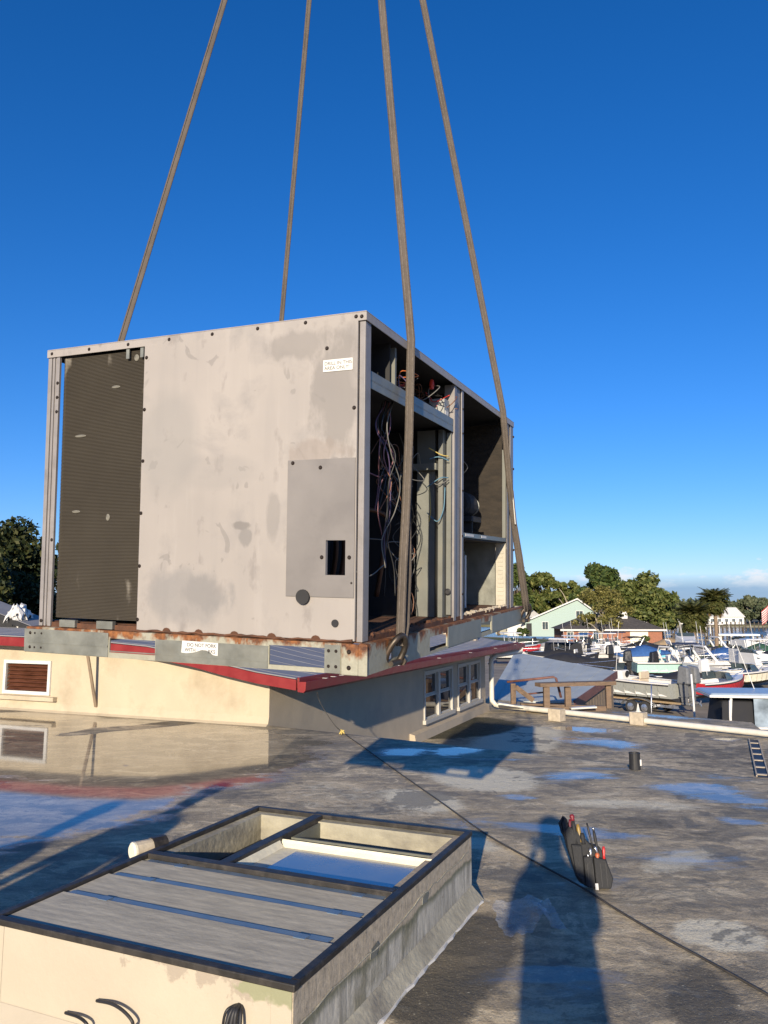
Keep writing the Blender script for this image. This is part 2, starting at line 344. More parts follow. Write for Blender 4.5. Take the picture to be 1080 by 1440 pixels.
# ------------------------------------------------------------------ the flat roof we stand on
K0 = pz(378, 1021, 0); K1 = pz(1080, 1097, 0); KD = (K1 - K0).normalized(); KN = Vector((-KD.y, KD.x, 0))
if KN.y < 0: KN = -KN
def build_roof():
    x0, x1, y0, y1, st = -11., 15., -6., 27., .1
    xs = np.arange(x0, x1+1e-6, st); ys = np.arange(y0, y1+1e-6, st); nx, ny = len(xs), len(ys)
    X, Y = np.meshgrid(xs, ys); X = X.ravel(); Y = Y.ravel()
    s = (X-K0.x)*KN.x + (Y-K0.y)*KN.y
    t = np.clip(s/1.7, 0, 1); Z = ZL*(t*t*(3-2*t))
    Z = Z - .006*fbm(X*.8, Y*.8)*(s < 0)*0
    def ell(cx, cy, rx, ry, rot=0, soft=.35):
        c, q = math.cos(rot), math.sin(rot); dx = X-cx; dy = Y-cy
        a = (dx*c+dy*q)/rx; b = (-dx*q+dy*c)/ry; d = np.sqrt(a*a+b*b)
        return np.clip((1+soft-d)/(2*soft), 0, 1)
    def pxell(ax, ay, bx, by, z, depth_r, soft=.3):   # long axis from photo points a to b
        A = pz(ax, ay, z); B = pz(bx, by, z); m = (A+B)/2; d = B-A
        return ell(m.x, m.y, d.length/2, depth_r, math.atan2(d.y, d.x), soft)
    wob = fbm(X*1.3, Y*1.3, 4)-.47
    wet = np.zeros_like(X)
    # standing water along the cream wall, reaching towards the skylight
    P = [pz(*q, 0) for q in ((-500,1000),(60,1001),(150,1006),(378,1024),(452,1034),(470,1062),(400,1092),(322,1113),(215,1150),(90,1180),(0,1192),(-200,1230),(-600,1260))]
    inside = np.zeros_like(X, bool)
    for i in range(len(P)):
        a, b = P[i], P[(i+1) % len(P)]
        cond = (a.y > Y) != (b.y > Y)
        with np.errstate(all='ignore'): xin = (b.x-a.x)*(Y-a.y)/(b.y-a.y+1e-12)+a.x
        inside ^= cond & (X < xin)
    dmin = np.full_like(X, 9.)
    for i in range(len(P)):
        a, b = P[i], P[(i+1) % len(P)]; d = b-a; l2 = d.x*d.x+d.y*d.y
        tt = np.clip(((X-a.x)*d.x+(Y-a.y)*d.y)/l2, 0, 1); dmin = np.minimum(dmin, np.hypot(X-a.x-d.x*tt, Y-a.y-d.y*tt))
    sd = np.where(inside, dmin, -dmin)
    big = np.clip(.5+sd/1.6, 0, .86)
    big -= .8*pxell(92,1000,300,1010,0,.28) + .75*pxell(165,1027,290,1012,0,.22) + .6*pxell(85,1034,180,1022,0,.2)
    wet = np.maximum(wet, np.clip(big, 0, 1))
    for q in ((752,1096,885,1084,0,.30),(800,1090,900,1098,0,.2),(885,1097,1100,1122,0,.36),(930,1108,1120,1140,0,.3),(690,1160,910,1178,0,.17),(1000,1150,1085,1160,0,.12),(530,1055,610,1060,0,.3),(700,1120,760,1122,0,.1)):
        wet = np.maximum(wet, .80*pxell(*q, .85))
    for q in ((778,1037,935,1054,ZL,.62),(770,1024,880,1029,ZL,.5),(868,1003,1000,1012,ZL,.45),(1005,1037,1032,1043,ZL,.35),(600,1062,700,1050,0,.35)):
        wet = np.maximum(wet, .80*pxell(*q, .85))
    for q in ((690,1235,1000,1268,0,.55),(840,1200,1090,1215,0,.35),(480,1045,740,1068,0,.5),(700,1330,900,1420,0,.5),(600,1180,700,1150,0,.3),(900,1085,1090,1100,0,.3),(760,1062,1000,1050,ZL,.9)):
        wet = np.maximum(wet, .50*pxell(*q, .9))
    wet = wet + wob*.55*(wet > .02)
    tone = np.zeros_like(X)
    tone += 1.3*pxell(590,1420,690,1290,0,.26) + .8*pxell(930,1340,960,1440,0,.2) + .7*pxell(790,1300,830,1330,0,.14) + .55*pxell(960,1400,1130,1430,0,.6) + .5*pxell(560,1440,640,1400,0,.3)
    tone += .45*pxell(100,1012,370,1020,0,.3) + .35*pxell(-50,992,380,1026,0,.35)
    tone += .5*ell(*(pz(1000,1060,ZL)).xy, 1.6, 2.2) + .35*pxell(800,1160,1080,1165,0,.5) + .3*pxell(400,1050,600,1110,0,.5)
    tone -= 1.35*pxell(955,1298,1075,1335,0,.20) + .95*pxell(630,1105,730,1085,0,.6) + .9*pxell(655,1175,700,1200,0,.12) + .8*pxell(900,1230,1010,1190,0,.16) + .7*pxell(560,1110,640,1140,0,.25) + .95*pxell(690,1070,760,1020,ZL,.9) + .4*pxell(760,1066,900,1062,ZL,.5) + .8*pxell(780,1128,1000,1136,0,.22) + .35*pxell(380,1100,640,1150,0,.6)
    tone -= .3*pxell(720,1420,860,1300,0,.5)
    tone += (fbm(X*.6+9, Y*.6, 4)-.47)*.5
    moss = pxell(575,1038,700,1010,ZL,1.3,.25)
    V = np.column_stack([X, Y, Z])
    i = np.arange(nx-1)[None, :] + nx*np.arange(ny-1)[:, None]; i = i.ravel()
    Fq = np.column_stack([i, i+1, i+1+nx, i+nx])
    cx = V[Fq].mean(1); lx = (cx[:,0]-SA.x)*SE1.x+(cx[:,1]-SA.y)*SE1.y; ly = (cx[:,0]-SA.x)*SE2.x+(cx[:,1]-SA.y)*SE2.y
    hole = (lx > .13) & (lx < SLX-.13) & (ly > .13) & (ly < SLY-.13)
    A = pz(690,983,ZL); B = pz(1057,1016,ZL); Cc = pz(1095,1045,ZL)
    def side(a, b, p): return (b.x-a.x)*(p[:,1]-a.y)-(b.y-a.y)*(p[:,0]-a.x)
    Fq = Fq[~hole]
    me = bpy.data.meshes.new('roof_deck'); me.from_pydata(V.tolist(), [], Fq.tolist())
    for nm, d in (('wet', wet), ('tone', tone), ('moss', moss)):
        at = me.attributes.new(nm, 'FLOAT', 'POINT'); at.data.foreach_set('value', d.astype(np.float32))
    import bmesh
    bm = bmesh.new(); bm.from_mesh(me)
    for a, b in ((A, B), (B, Cc)):
        d = (b-a).normalized(); nrm = Vector((d.y, -d.x, 0))
        if nrm.dot(Vector((2, 8, 0))-a) > 0: nrm = -nrm
        bmesh.ops.bisect_plane(bm, geom=bm.verts[:]+bm.edges[:]+bm.faces[:], plane_co=a, plane_no=nrm, clear_outer=True)
    bm.to_mesh(me); bm.free()
    me.polygons.foreach_set('use_smooth', [True]*len(me.polygons)); me.materials.append(M_roof)
    o = bpy.data.objects.new('roof_deck', me); COL.objects.link(o); tag(o, kind='structure')
    # outer walls of the building below the roof edge
    mw = MB(); d = (B-A).normalized(); A2 = A-d*14
    e = (Cc-B).normalized(); C2 = B+e*26
    for a, b in ((A2, B), (B, C2)):
        dd = (b-a).normalized(); n = Vector((dd.y, -dd.x, 0))
        if n.dot(Vector((2, 8, 0))-a) < 0: n = -n
        a = a+n*.03; b = b+n*.03
        mw.prism([(a.x,a.y,ZG),(b.x,b.y,ZG),(b.x,b.y,ZL-.01),(a.x,a.y,ZL-.01)], n*.2)
    tag(mw.build('building_wall', M_stucco), kind='structure')
build_roof()

# ------------------------------------------------------------------ yard, river, far bank
def land(name, pts, z, m, depth=3.):
    o = MB().prism([(x, y, z) for x, y in pts][::-1], (0, 0, -depth)).build(name, m); return tag(o, kind='structure')
M_ground = mat('yard_gravel', (.26, .225, .175), .95, var=.25, scale=.5, dirt=(.14,.12,.1), dirt_amt=.7, dirt_scale=.15, bmp=.3, bscale=3)
M_lawn = mat('lawn', (.075, .095, .03), .95, var=.35, scale=1.2, bmp=.4, bscale=5)
M_bank = mat('far_bank', (.10, .095, .05), .95, var=.4, scale=.05)
def water_mat():
    m, nt, b = newmat('river_water'); b.inputs['Base Color'].default_value = (.012,.03,.05,1); b.inputs['Roughness'].default_value = .12; b.inputs['IOR'].default_value = 1.33
    n = noise(nt, .9, 4, .6, stretch=(.5, 1.6, 1)); bump(nt, b, n, .7, .25); return m
M_river = water_mat()
tag(MB().prism([(-900,-200,ZW),(1500,-200,ZW),(1500,1800,ZW),(-900,1800,ZW)], (0,0,-2)).build('river', M_river), kind='structure')
land('ground', [(-400,-150),(200,-150),(200,30),(64,52),(43,76),(40,88),(44,112),(47,136),(20,175),(-400,190)], ZG, M_ground)
land('lawn', [(15,98),(24,100),(27,122),(46,124),(46,134),(20,170),(-60,170),(-60,98)], ZG+.02, M_lawn, .4)
land('far_bank', [(-500,330),(60,322),(300,300),(900,260),(1300,900),(-500,1200)], ZW+.9, M_bank, 3.)

# ------------------------------------------------------------------ the raised house part with red trim
M_wframe = mat('window_frame', (.47, .45, .40), .6, var=.1, dirt=(.3,.28,.24), dirt_amt=.5, dirt_scale=6)
def build_house():
    h = empty('house', 'cream and grey stuccoed house section with red roof trim and small white windows', 'house', matrix=HM)
    LX = 12.2
    prof = [(-.61,.63),(0,.70),(.6,.80),(1.1,.90),(1.9,1.02),(3.1,1.10),(5.3,1.15),(9.0,1.20),(13.0,1.24)]      # roof underside along the cream wall
    def zr(y):
        for (a, za), (b, zb) in zip(prof, prof[1:]):
            if a <= y <= b: return za+(zb-za)*(y-a)/(b-a)
        return prof[-1][1]
    # cream gable wall with a hole for the vent
    vy0, vy1, vz0, vz1 = 4.13, 5.05, .31, .75
    def wallpiece(mb, ya, yb, z0, z1=None):
        n = max(1, int((yb-ya)/.5)); 
        for k in range(n):
            a = ya+(yb-ya)*k/n; b = ya+(yb-ya)*(k+1)/n
            ta, tb = (zr(a)-.045, zr(b)-.045) if z1 is None else (z1, z1)
            mb.hexa([(0,a,z0),(.2,a,z0),(.2,b,z0),(0,b,z0)], [(0,a,ta),(.2,a,ta),(.2,b,tb),(0,b,tb)])
    mb = MB(); wallpiece(mb, .20, vy0, -.02); wallpiece(mb, vy1, 12.9, -.02); wallpiece(mb, vy0, vy1, -.02, vz0); wallpiece(mb, vy0, vy1, vz1)
    mb.build('gable_wall', M_stucco, h); box('wall_corner', M_stucco, h, -.005, -.001, .0, .2, -.02, .615)
    # cant strip at the foot of the gable wall
    MB().hexa([(-.10,-.0,-.01),(-.002,-.0,-.01),(-.002,12.9,-.01),(-.10,12.9,-.01)], [(-.03,0,.03),(-.002,0,.13),(-.002,12.9,.13),(-.03,12.9,.03)]).build('base_flashing', M_stucco, h)
    # window wall (faces the right), openings for two pairs of sashes
    wins = [(6.48, 8.55), (8.98, 11.05)]; wz0, wz1 = -.78, .30
    m = MB(); top = .615
    segs = [(0, wins[0][0]), (wins[0][1], wins[1][0]), (wins[1][1], 11.6)]
    for a, b in segs: m.box(a, b, 0, .2, -1.4, top)
    for a, b in wins: m.box(a, b, 0, .2, -1.4, wz0); m.box(a, b, 0, .2, wz1, top)
    m.build('side_wall', M_grey, h)
    box('back_wall', M_grey, h, 11.4, 11.6, .2, 9, -1.4, 1.12)
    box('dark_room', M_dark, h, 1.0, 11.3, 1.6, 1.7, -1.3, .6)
    for (a, b) in wins:
        wn = MB(); t = .07
        wn.box(a, a+t, -.03, .09, wz0, wz1); wn.box(b-t, b, -.03, .09, wz0, wz1); wn.box(a+t, b-t, -.03, .09, wz1-t, wz1); wn.box(a-.05, b+.05, -.07, .09, wz0-.05, wz0+.04)
        mid = (a+b)/2; wn.box(mid-.07, mid+.07, -.028, .088, wz0+.04, wz1-t)
        fo = wn.build('window', M_wframe, h, bevel=.006)
        for s0, s1 in ((a+t, mid-.07), (mid+.07, b-t)):
            zc = (wz0+wz1)/2; zlo = wz0+.04; zhi = wz1-t
            for k, (q0, q1) in enumerate(((zlo, zc), (zc, zhi))):
                yo = .012 if k == 0 else .042; w_ = .035
                sm = MB().box(s0, s0+w_, yo, yo+.028, q0, q1).box(s1-w_, s1, yo, yo+.028, q0, q1).box(s0+w_, s1-w_, yo, yo+.028, q0, q0+w_).box(s0+w_, s1-w_, yo, yo+.028, q1-w_, q1)
                sm.build('sash', M_wframe, fo)
                box('pane', M_glass, fo, s0+w_, s1-w_, yo+.012, yo+.016, q0+w_, q1-w_)
    # base kerb under the windows
    MB().hexa([(5.6,-.16,-1.2),(11.5,-.16,-1.2),(11.5,-.002,-1.2),(5.6,-.002,-1.2)], [(5.6,-.12,-.93),(11.5,-.12,-.93),(11.5,-.002,-.9),(5.6,-.002,-.9)]).build('base_kerb', M_grey, h)
    # roof slab (profile swept along the window wall)
    x0, x1 = -.31, 13.0
    m = MB()
    for (a, za), (b, zb) in zip(prof, prof[1:]):
        m.hexa([(x0,a,za),(x1,a,za),(x1,b,zb),(x0,b,zb)], [(x0,a,za+.06),(x1,a,za+.06),(x1,b,zb+.06),(x0,b,zb+.06)])
    rf = m.build('roof', M_metalroof, h)
    for k in range(27):
        x = x0+.25+k*.48; m = MB()
        for (a, za), (b, zb) in zip(prof, prof[1:]): m.hexa([(x-.008,a,za+.058),(x+.008,a,za+.058),(x+.008,b,zb+.058),(x-.008,b,zb+.058)], [(x-.006,a,za+.0635),(x+.006,a,za+.0635),(x+.006,b,zb+.0635),(x-.006,b,zb+.0635)])
        m.build('roof_seam', M_metalroof, rf)
    # rake fascia in bright red, with a thin pale drip edge
    m = MB(); dm = MB()
    for (a, za), (b, zb) in zip(prof, prof[1:]):
        dz = .085
        m.hexa([(x0-.032,a,za-dz),(x0-.002,a,za-dz),(x0-.002,b,zb-dz),(x0-.032,b,zb-dz)], [(x0-.032,a,za+.055),(x0-.002,a,za+.055),(x0-.002,b,zb+.055),(x0-.032,b,zb+.055)])
        dm.hexa([(x0-.045,a,za+.066),(x0+.05,a,za+.066),(x0+.05,b,zb+.066),(x0-.045,b,zb+.066)], [(x0-.045,a,za+.08),(x0+.05,a,za+.08),(x0+.05,b,zb+.08),(x0-.045,b,zb+.08)])
    m.build('rake_fascia', M_red, h); dm.build('drip_edge', M_metalroof, h)
    # soffit under the rake
    m = MB()
    for (a, za), (b, zb) in zip(prof, prof[1:]): m.hexa([(x0,a,za-.04),(0.05,a,za-.04),(0.05,b,zb-.04),(x0,b,zb-.04)], [(x0,a,za-.004),(.05,a,za-.004),(.05,b,zb-.004),(x0,b,zb-.004)])
    m.build('soffit', M_wood, h)
    # eave fascia + open gutter on the low side
    box('eave_fascia', M_redd, h, x0, x1, -.642, -.612, .57, .715, bevel=.004)
    g = MB(); ga, gb = x0-.05, x1+.3
    U = [(-.645,.66),(-.645,.53),(-.735,.52),(-.765,.55),(-.775,.665),(-.768,.665),(-.757,.56),(-.733,.53),(-.652,.54),(-.652,.66)]
    n = len(U); g.add([(ga,y,z) for y, z in U]+[(gb,y,z) for y, z in U], [(i,(i+1)%n,n+(i+1)%n,n+i) for i in range(n)])
    gt = g.build('gutter', M_redd, h)
    for xx in (ga, gb): MB().prism([(xx,y,z) for y, z in ((-.645,.66),(-.645,.53),(-.735,.52),(-.765,.55),(-.775,.665))], (.012,0,0)).build('end_cap', M_red, gt)
    for xx in (.35,.62,.9,3.2,5.5,7.8,10.1,12.4): box('gutter_hanger', M_white, gt, xx, xx+.03, -.77, -.65, .655, .66)
    # louvred vent in the cream wall
    v = MB(); t = .055
    v.box(-.035,.05,vy0-t,vy0,vz0-t,vz1+t).box(-.035,.05,vy1,vy1+t,vz0-t,vz1+t).box(-.035,.05,vy0,vy1,vz1,vz1+t).box(-.035,.05,vy0,vy1,vz0-t,vz0)
    vo = v.build('vent_frame', M_white, h)
    box('vent_sill', M_stucco, h, -.09, .02, vy0-.2, vy1+.2, vz0-.14, vz0-.075)
    for k in range(7):
        z = vz0+.005+k*(vz1-vz0)/7
        MB().hexa([(.0,vy0,z),(.012,vy0,z),(.012,vy1,z),(.0,vy1,z)], [(.06,vy0,z+.055),(.07,vy0,z+.055),(.07,vy1,z+.055),(.06,vy1,z+.055)]).build('louvre', M_vent, vo)
    box('vent_back', M_dark, vo, .12, .13, vy0, vy1, vz0, vz1)
    # leaning strap brace near the vent
    MB().beam((-.012,3.12,.12), (-.30,3.08,1.0), .05, .02, up=(1,0,0)).build('brace', M_woodl, h)
    # upper roof behind, dark edged
    m = MB(); a, za, b, zb = 6.8, .96, 12.0, 2.40
    m.hexa([(3,a,za),(3.9,a,za),(3.9,b,zb),(3,b,zb)], [(3,a,za+.06),(3.9,a,za+.06),(3.9,b,zb+.06),(3,b,zb+.06)])
    u = m.build('upper_roof', M_metalroof, h)
    MB().hexa([(2.94,a,za-.05),(2.998,a,za-.05),(2.998,b,zb-.05),(2.94,b,zb-.05)], [(2.94,a,za+.05),(2.998,a,za+.05),(2.998,b,zb+.05),(2.94,b,zb+.05)]).build('upper_fascia', M_dark, u)
    m = MB(); m.hexa([(3.2,7.6,1.0),(3.3,7.6,1.0),(3.3,11.9,1.0),(3.2,11.9,1.0)], [(3.2,7.6,1.17),(3.3,7.6,1.17),(3.3,11.9,2.36),(3.2,11.9,2.36)]); m.build('upper_wall', M_dark, u)
    # downspout drops from the gutter and turns out along the low roof: belongs to the house
    def H(px, py, off):      # point on a plane parallel to the window wall
        r = ray(px, py); o = HC+N2*off; t = ((o-EYE).dot(N2))/r.dot(N2); return EYE+r*t
    return h
house = build_house()
def crumpled_cloth():
    c = HM @ Vector((3.25, 8.42, 1.50)); m = MB(); n = 9
    for k in range(5):
        o = Vector((random.uniform(-.12,.12), random.uniform(-.2,.2), random.uniform(-.04,.12))); vs = []; fs = []
        for i in range(n):
            for j in range(n):
                a, b = i/(n-1)-.5, j/(n-1)-.5
                vs.append(o+Vector((a*.3+random.uniform(-.03,.03), b*.34+random.uniform(-.03,.03), .17-(a*a+b*b)*.75+random.uniform(-.06,.06))))
        for i in range(n-1):
            for j in range(n-1): fs.append((i*n+j, i*n+j+1, (i+1)*n+j+1, (i+1)*n+j))
        m.add(vs, fs)
    o = m.build('crumpled_cloth', M_white, loc=c); tag(o, 'crumpled white cloth lying on the dark upper roof edge', 'cloth')
crumpled_cloth()

# ------------------------------------------------------------------ drain pipe and its blocks on the low roof
def drain_pipe():
    e = HM @ Vector((13.0, -.71, .56)); w1 = HM @ Vector((11.75, -.14, .30)); w2 = HM @ Vector((11.75, -.14, -.86))
    a = w2 + Vector((.10, .0, -.12)); pts = [e, e+Vector((0,0,-.12)), w1+(e-w1)*.15+Vector((0,0,.03)), w1+Vector((0,0,-.05)), w1+Vector((0,0,-.2)), w2+Vector((0,0,.1)), w2, a]
    R0 = pz(1080, 1032, -1.0); dr = (R0-a).normalized(); 
    pts += [a+dr*.12+Vector((0,0,-.01)), a+dr*2, R0, R0+dr*4]
    o = MB().tube(pts, .07, 10).build('drain_pipe', M_pvc, smooth=True)
    tag(o, 'white plastic drain pipe running down the wall and across the low roof', 'pipe')
    for px, lab in ((783, 'square concrete block under white pipe near the wooden railing'), (898, 'square concrete block under white pipe with a white cone on it')):
        best = min((abs((pz(px, 1008+i*.2, -1.0)-a).cross(dr).length), i) for i in range(120)); q = pz(px, 1008+best[1]*.2, -1.0)
        s = .17
        b = MB().box(-s, s, -s*.8, s*.8, 0, .30).build('concrete_block', M_conc, loc=(q.x, q.y, ZL+.002), bevel=.012); b.rotation_euler = (0, 0, math.atan2(dr.y, dr.x))
        tag(b, lab, 'block')
        if px == 898:
            c = MB().lathe([(.07,0),(.07,.015),(.045,.03),(.015,.17),(.008,.2)], 12).build('white_cone', M_pvc, loc=(q.x, q.y, ZL+.302), smooth=True); tag(c, 'small white pointed cap standing on a concrete block', 'cap')
drain_pipe()

# ------------------------------------------------------------------ lean-to roof with wooden landing beside the low roof
def lean_to():
    P = [py_(683, 987, 25.2), py_(806, 985, 24.4), py_(866, 944, 29.5), py_(724, 917, 36)]
    t = empty('lean_to', 'low shed with pale grey metal roof and brown edge beside the house', 'shed', loc=P[0])
    O = P[0]; Q = [p-O for p in P]
    # make the four roof corners coplanar
    nrm = (Q[1]-Q[0]).cross(Q[2]-Q[0]); nrm.normalize(); r = ray(724, 917); tt = (O-EYE).dot(nrm)/r.dot(nrm); Q[3] = EYE+r*tt-O
    dn = Vector((0,0,-.07))
    rf = MB().prism([Q[0]+dn, Q[1]+dn, Q[2]+dn, Q[3]+dn], (0,0,.07)).build('roof', M_metalroof2, t)
    for k in range(1, 9):
        a = Q[0].lerp(Q[1], k/9); b = Q[3].lerp(Q[2], k/9); MB().beam(a+Vector((0,0,.004)), b+Vector((0,0,.004)), .02, .012).build('roof_seam', M_metalroof2, rf)
    MB().prism([Q[1]+Vector((.02,0,.01)), Q[2]+Vector((.02,0,.01)), Q[2]+Vector((.02,0,-.26)), Q[1]+Vector((.02,0,-.26))], (.05,.02,0)).build('rake_board', M_brownf, t)
    # plank wall below the right edge, one board at a time
    nb = 16; a, b = Q[1]+Vector((-.12,0,-.30)), Q[2]+Vector((-.12,0,-.30)); zb = ZG-O.z
    for k in range(nb):
        p = a.lerp(b, k/nb); q = a.lerp(b, (k+.93)/nb)
        MB().prism([(p.x,p.y,zb),(q.x,q.y,zb),(q.x,q.y,q.z),(p.x,p.y,p.z)], (-.04,.0,0)).build('wall_board', M_woodl, t)
    MB().prism([(Q[0].x,Q[0].y+.1,zb),(Q[1].x-.15,Q[1].y+.1,zb),(Q[1].x-.15,Q[1].y+.1,Q[1].z-.08),(Q[0].x,Q[0].y+.1,Q[0].z-.08)], (0,.1,0)).build('front_wall', M_woodl, t)
lean_to()
def landing():
    base = pz(769, 1000, ZL+.02); d = base.y
    t = empty('wooden_landing', 'weathered wooden landing with posts and rails at the roof edge', 'landing', loc=base)
    def P(px, py, dd=0): return py_(px, py, d+dd)-base
    def post(px, y0, y1, dd, w=.16, m=M_wood):
        a = P(px, y1, dd); b = P(px, y0, dd); MB().box(a.x-w/2, a.x+w/2, a.y-w/2, a.y+w/2, a.z, b.z).build('post', m, t, bevel=.008)
    post(769, 966, 1001, 0); post(799, 966, 999, .3); post(856, 962, 996, .6, .14); post(722, 961, 990, 1.2, .14, M_wood)
    MB().beam(P(756,963,0), P(862,960,.6), .34, .10).build('rail_plank', M_wood, t)
    MB().beam(P(725,966,1.2), P(750,985,1.2), .07, .14).build('brace', M_wood, t)
    MB().tube([P(713,959,1.2), P(778,952,.9), P(782,954,.9), P(789,981,.9)], .035, 8).build('handrail', M_brownf, t, smooth=True)
    MB().tube([P(742,976,1.2), P(770,973,1.)], .025, 8).build('handrail', M_brownf, t, smooth=True)
    for k in range(6):
        MB().beam(P(732,990,.5+.32*k*.6), P(850,994,.5+.32*k*.6)+Vector((0,0,-.0)), .17, .05).build('deck_board', M_wood, t)
    MB().beam(P(740,999,-.1), P(852,997,.2), .05, .16).build('edge_board', M_wood, t)
    for (x0, y0, x1, y1) in ((700,989,735,994),(742,996,765,999),(802,996,838,994)): MB().beam(P(x0,y0,-.2), P(x1,y1,-.2), .22, .04).build('flashing_strip', M_pvc, t)
landing()

# ------------------------------------------------------------------ skylight kerb in the foreground
M_kerb = mat('kerb_render', (.37, .345, .265), .92, var=.22, scale=4, dirt=(.17,.155,.13), dirt_amt=.8, dirt_scale=2.6, bmp=.5, bscale=28, stretch=(1,1,2))
def kerb_front_mat():
    m, nt, b = newmat('kerb_front')
    n = noise(nt, 3, 5, .6); n2 = noise(nt, 9, 6, .7); tc = N(nt, 'ShaderNodeTexCoord'); sp = N(nt, 'ShaderNodeSeparateXYZ'); L(nt, tc.outputs['Object'], sp.inputs[0])
    c = nmix(nt, n, (.39,.34,.26), (.50,.44,.34))
    yk = math_(nt, 'ADD', rng_(nt, sp.outputs[1], 1.1, .35, -.22, .1), rng_(nt, sp.outputs[2], .2, .36, -.3, .12))
    c = nmix(nt, rng_(nt, math_(nt, 'ADD', yk, n2), .56, .62, 0, .9), c, (.33,.28,.22))     # scuffed band below the frame
    yk2 = math_(nt, 'ADD', rng_(nt, sp.outputs[1], .42, .2, -.3, .05), rng_(nt, sp.outputs[2], .22, .32, -.3, .03))
    c = nmix(nt, rng_(nt, math_(nt, 'ADD', yk2, n), .50, .53, 0, .9), c, (.25,.255,.15))
    L(nt, c, b.inputs['Base Color']); b.inputs['Roughness'].default_value = .85; bump(nt, b, n2, .4); return m
M_kfront = kerb_front_mat()
def kerb_side_mat():
    m, nt, b = newmat('kerb_side'); tc = N(nt, 'ShaderNodeTexCoord'); sp = N(nt, 'ShaderNodeSeparateXYZ'); L(nt, tc.outputs['Object'], sp.inputs[0])
    n = noise(nt, 3.2, 6, .65); v = noise(nt, 16, 5, .7, stretch=(1.5, 1, .22)); f = noise(nt, 26, 5, .7)
    top = nmix(nt, rng_(nt, f, .35, .7), (.50,.425,.315), (.30,.255,.19)); low = nmix(nt, rng_(nt, v, .38, .62), (.54,.51,.43), (.27,.255,.215))
    low = nmix(nt, rng_(nt, n, .52, .66, 0, .75), low, (.21,.195,.13))
    hz = math_(nt, 'ADD', sp.outputs[2], math_(nt, 'MULTIPLY', math_(nt, 'SUBTRACT', n, .5), .11)); c = nmix(nt, rng_(nt, hz, .222, .232), low, top)
    edge = math_(nt, 'MULTIPLY', rng_(nt, hz, .19, .222), rng_(nt, hz, .240, .228)); c = nmix(nt, math_(nt, 'MULTIPLY', edge, .85), c, (.13,.135,.085))
    c = nmix(nt, rng_(nt, hz, .10, .03, 0, .6), c, (.20,.18,.13)); c = nmix(nt, rng_(nt, f, .6, .72, 0, .6), c, (.12,.105,.085))
    L(nt, c, b.inputs['Base Color']); b.inputs['Roughness'].default_value = .9; bump(nt, b, math_(nt, 'ADD', f, v), .5, .006); return m
M_kside = kerb_side_mat()
M_board = mat('grey_board', (.46, .42, .325), .8, var=.2, scale=7, stretch=(6, .8, 1), dirt=(.31,.285,.23), dirt_amt=.6, dirt_scale=9, bmp=.2, bscale=30)
M_tar = mat('tar_trim', (.026, .023, .020), .55, var=.4, scale=12, dirt=(.10,.088,.075), dirt_amt=.45, dirt_scale=14)
M_cream = mat('cream_paint', (.74, .70, .55), .6, var=.05, dirt=(.5,.46,.36), dirt_amt=.4, dirt_scale=8, bmp=.3, bscale=30)
M_liner = mat('skylight_liner', (.15, .155, .125), .7, var=.15, scale=6, dirt=(.1,.09,.07), dirt_amt=.6, dirt_scale=9)
def pane_mat():
    m, nt, b = newmat('glossy_pane'); n = noise(nt, 5, 4); L(nt, nmix(nt, n, (.10,.125,.16), (.17,.20,.24)), b.inputs['Base Color']); L(nt, rng_(nt, n, .3, .7, .10, .28), b.inputs['Roughness']); b.inputs['Specular IOR Level'].default_value = 1.0; b.inputs['Coat Weight'].default_value = .5; b.inputs['Coat Roughness'].default_value = .08; return m
M_pane = pane_mat()
M_tape = mat('seam_tape', (.12, .175, .24), .35, var=.25, scale=9, dirt=(.2,.2,.19), dirt_amt=.4, dirt_scale=14, spec=.8)
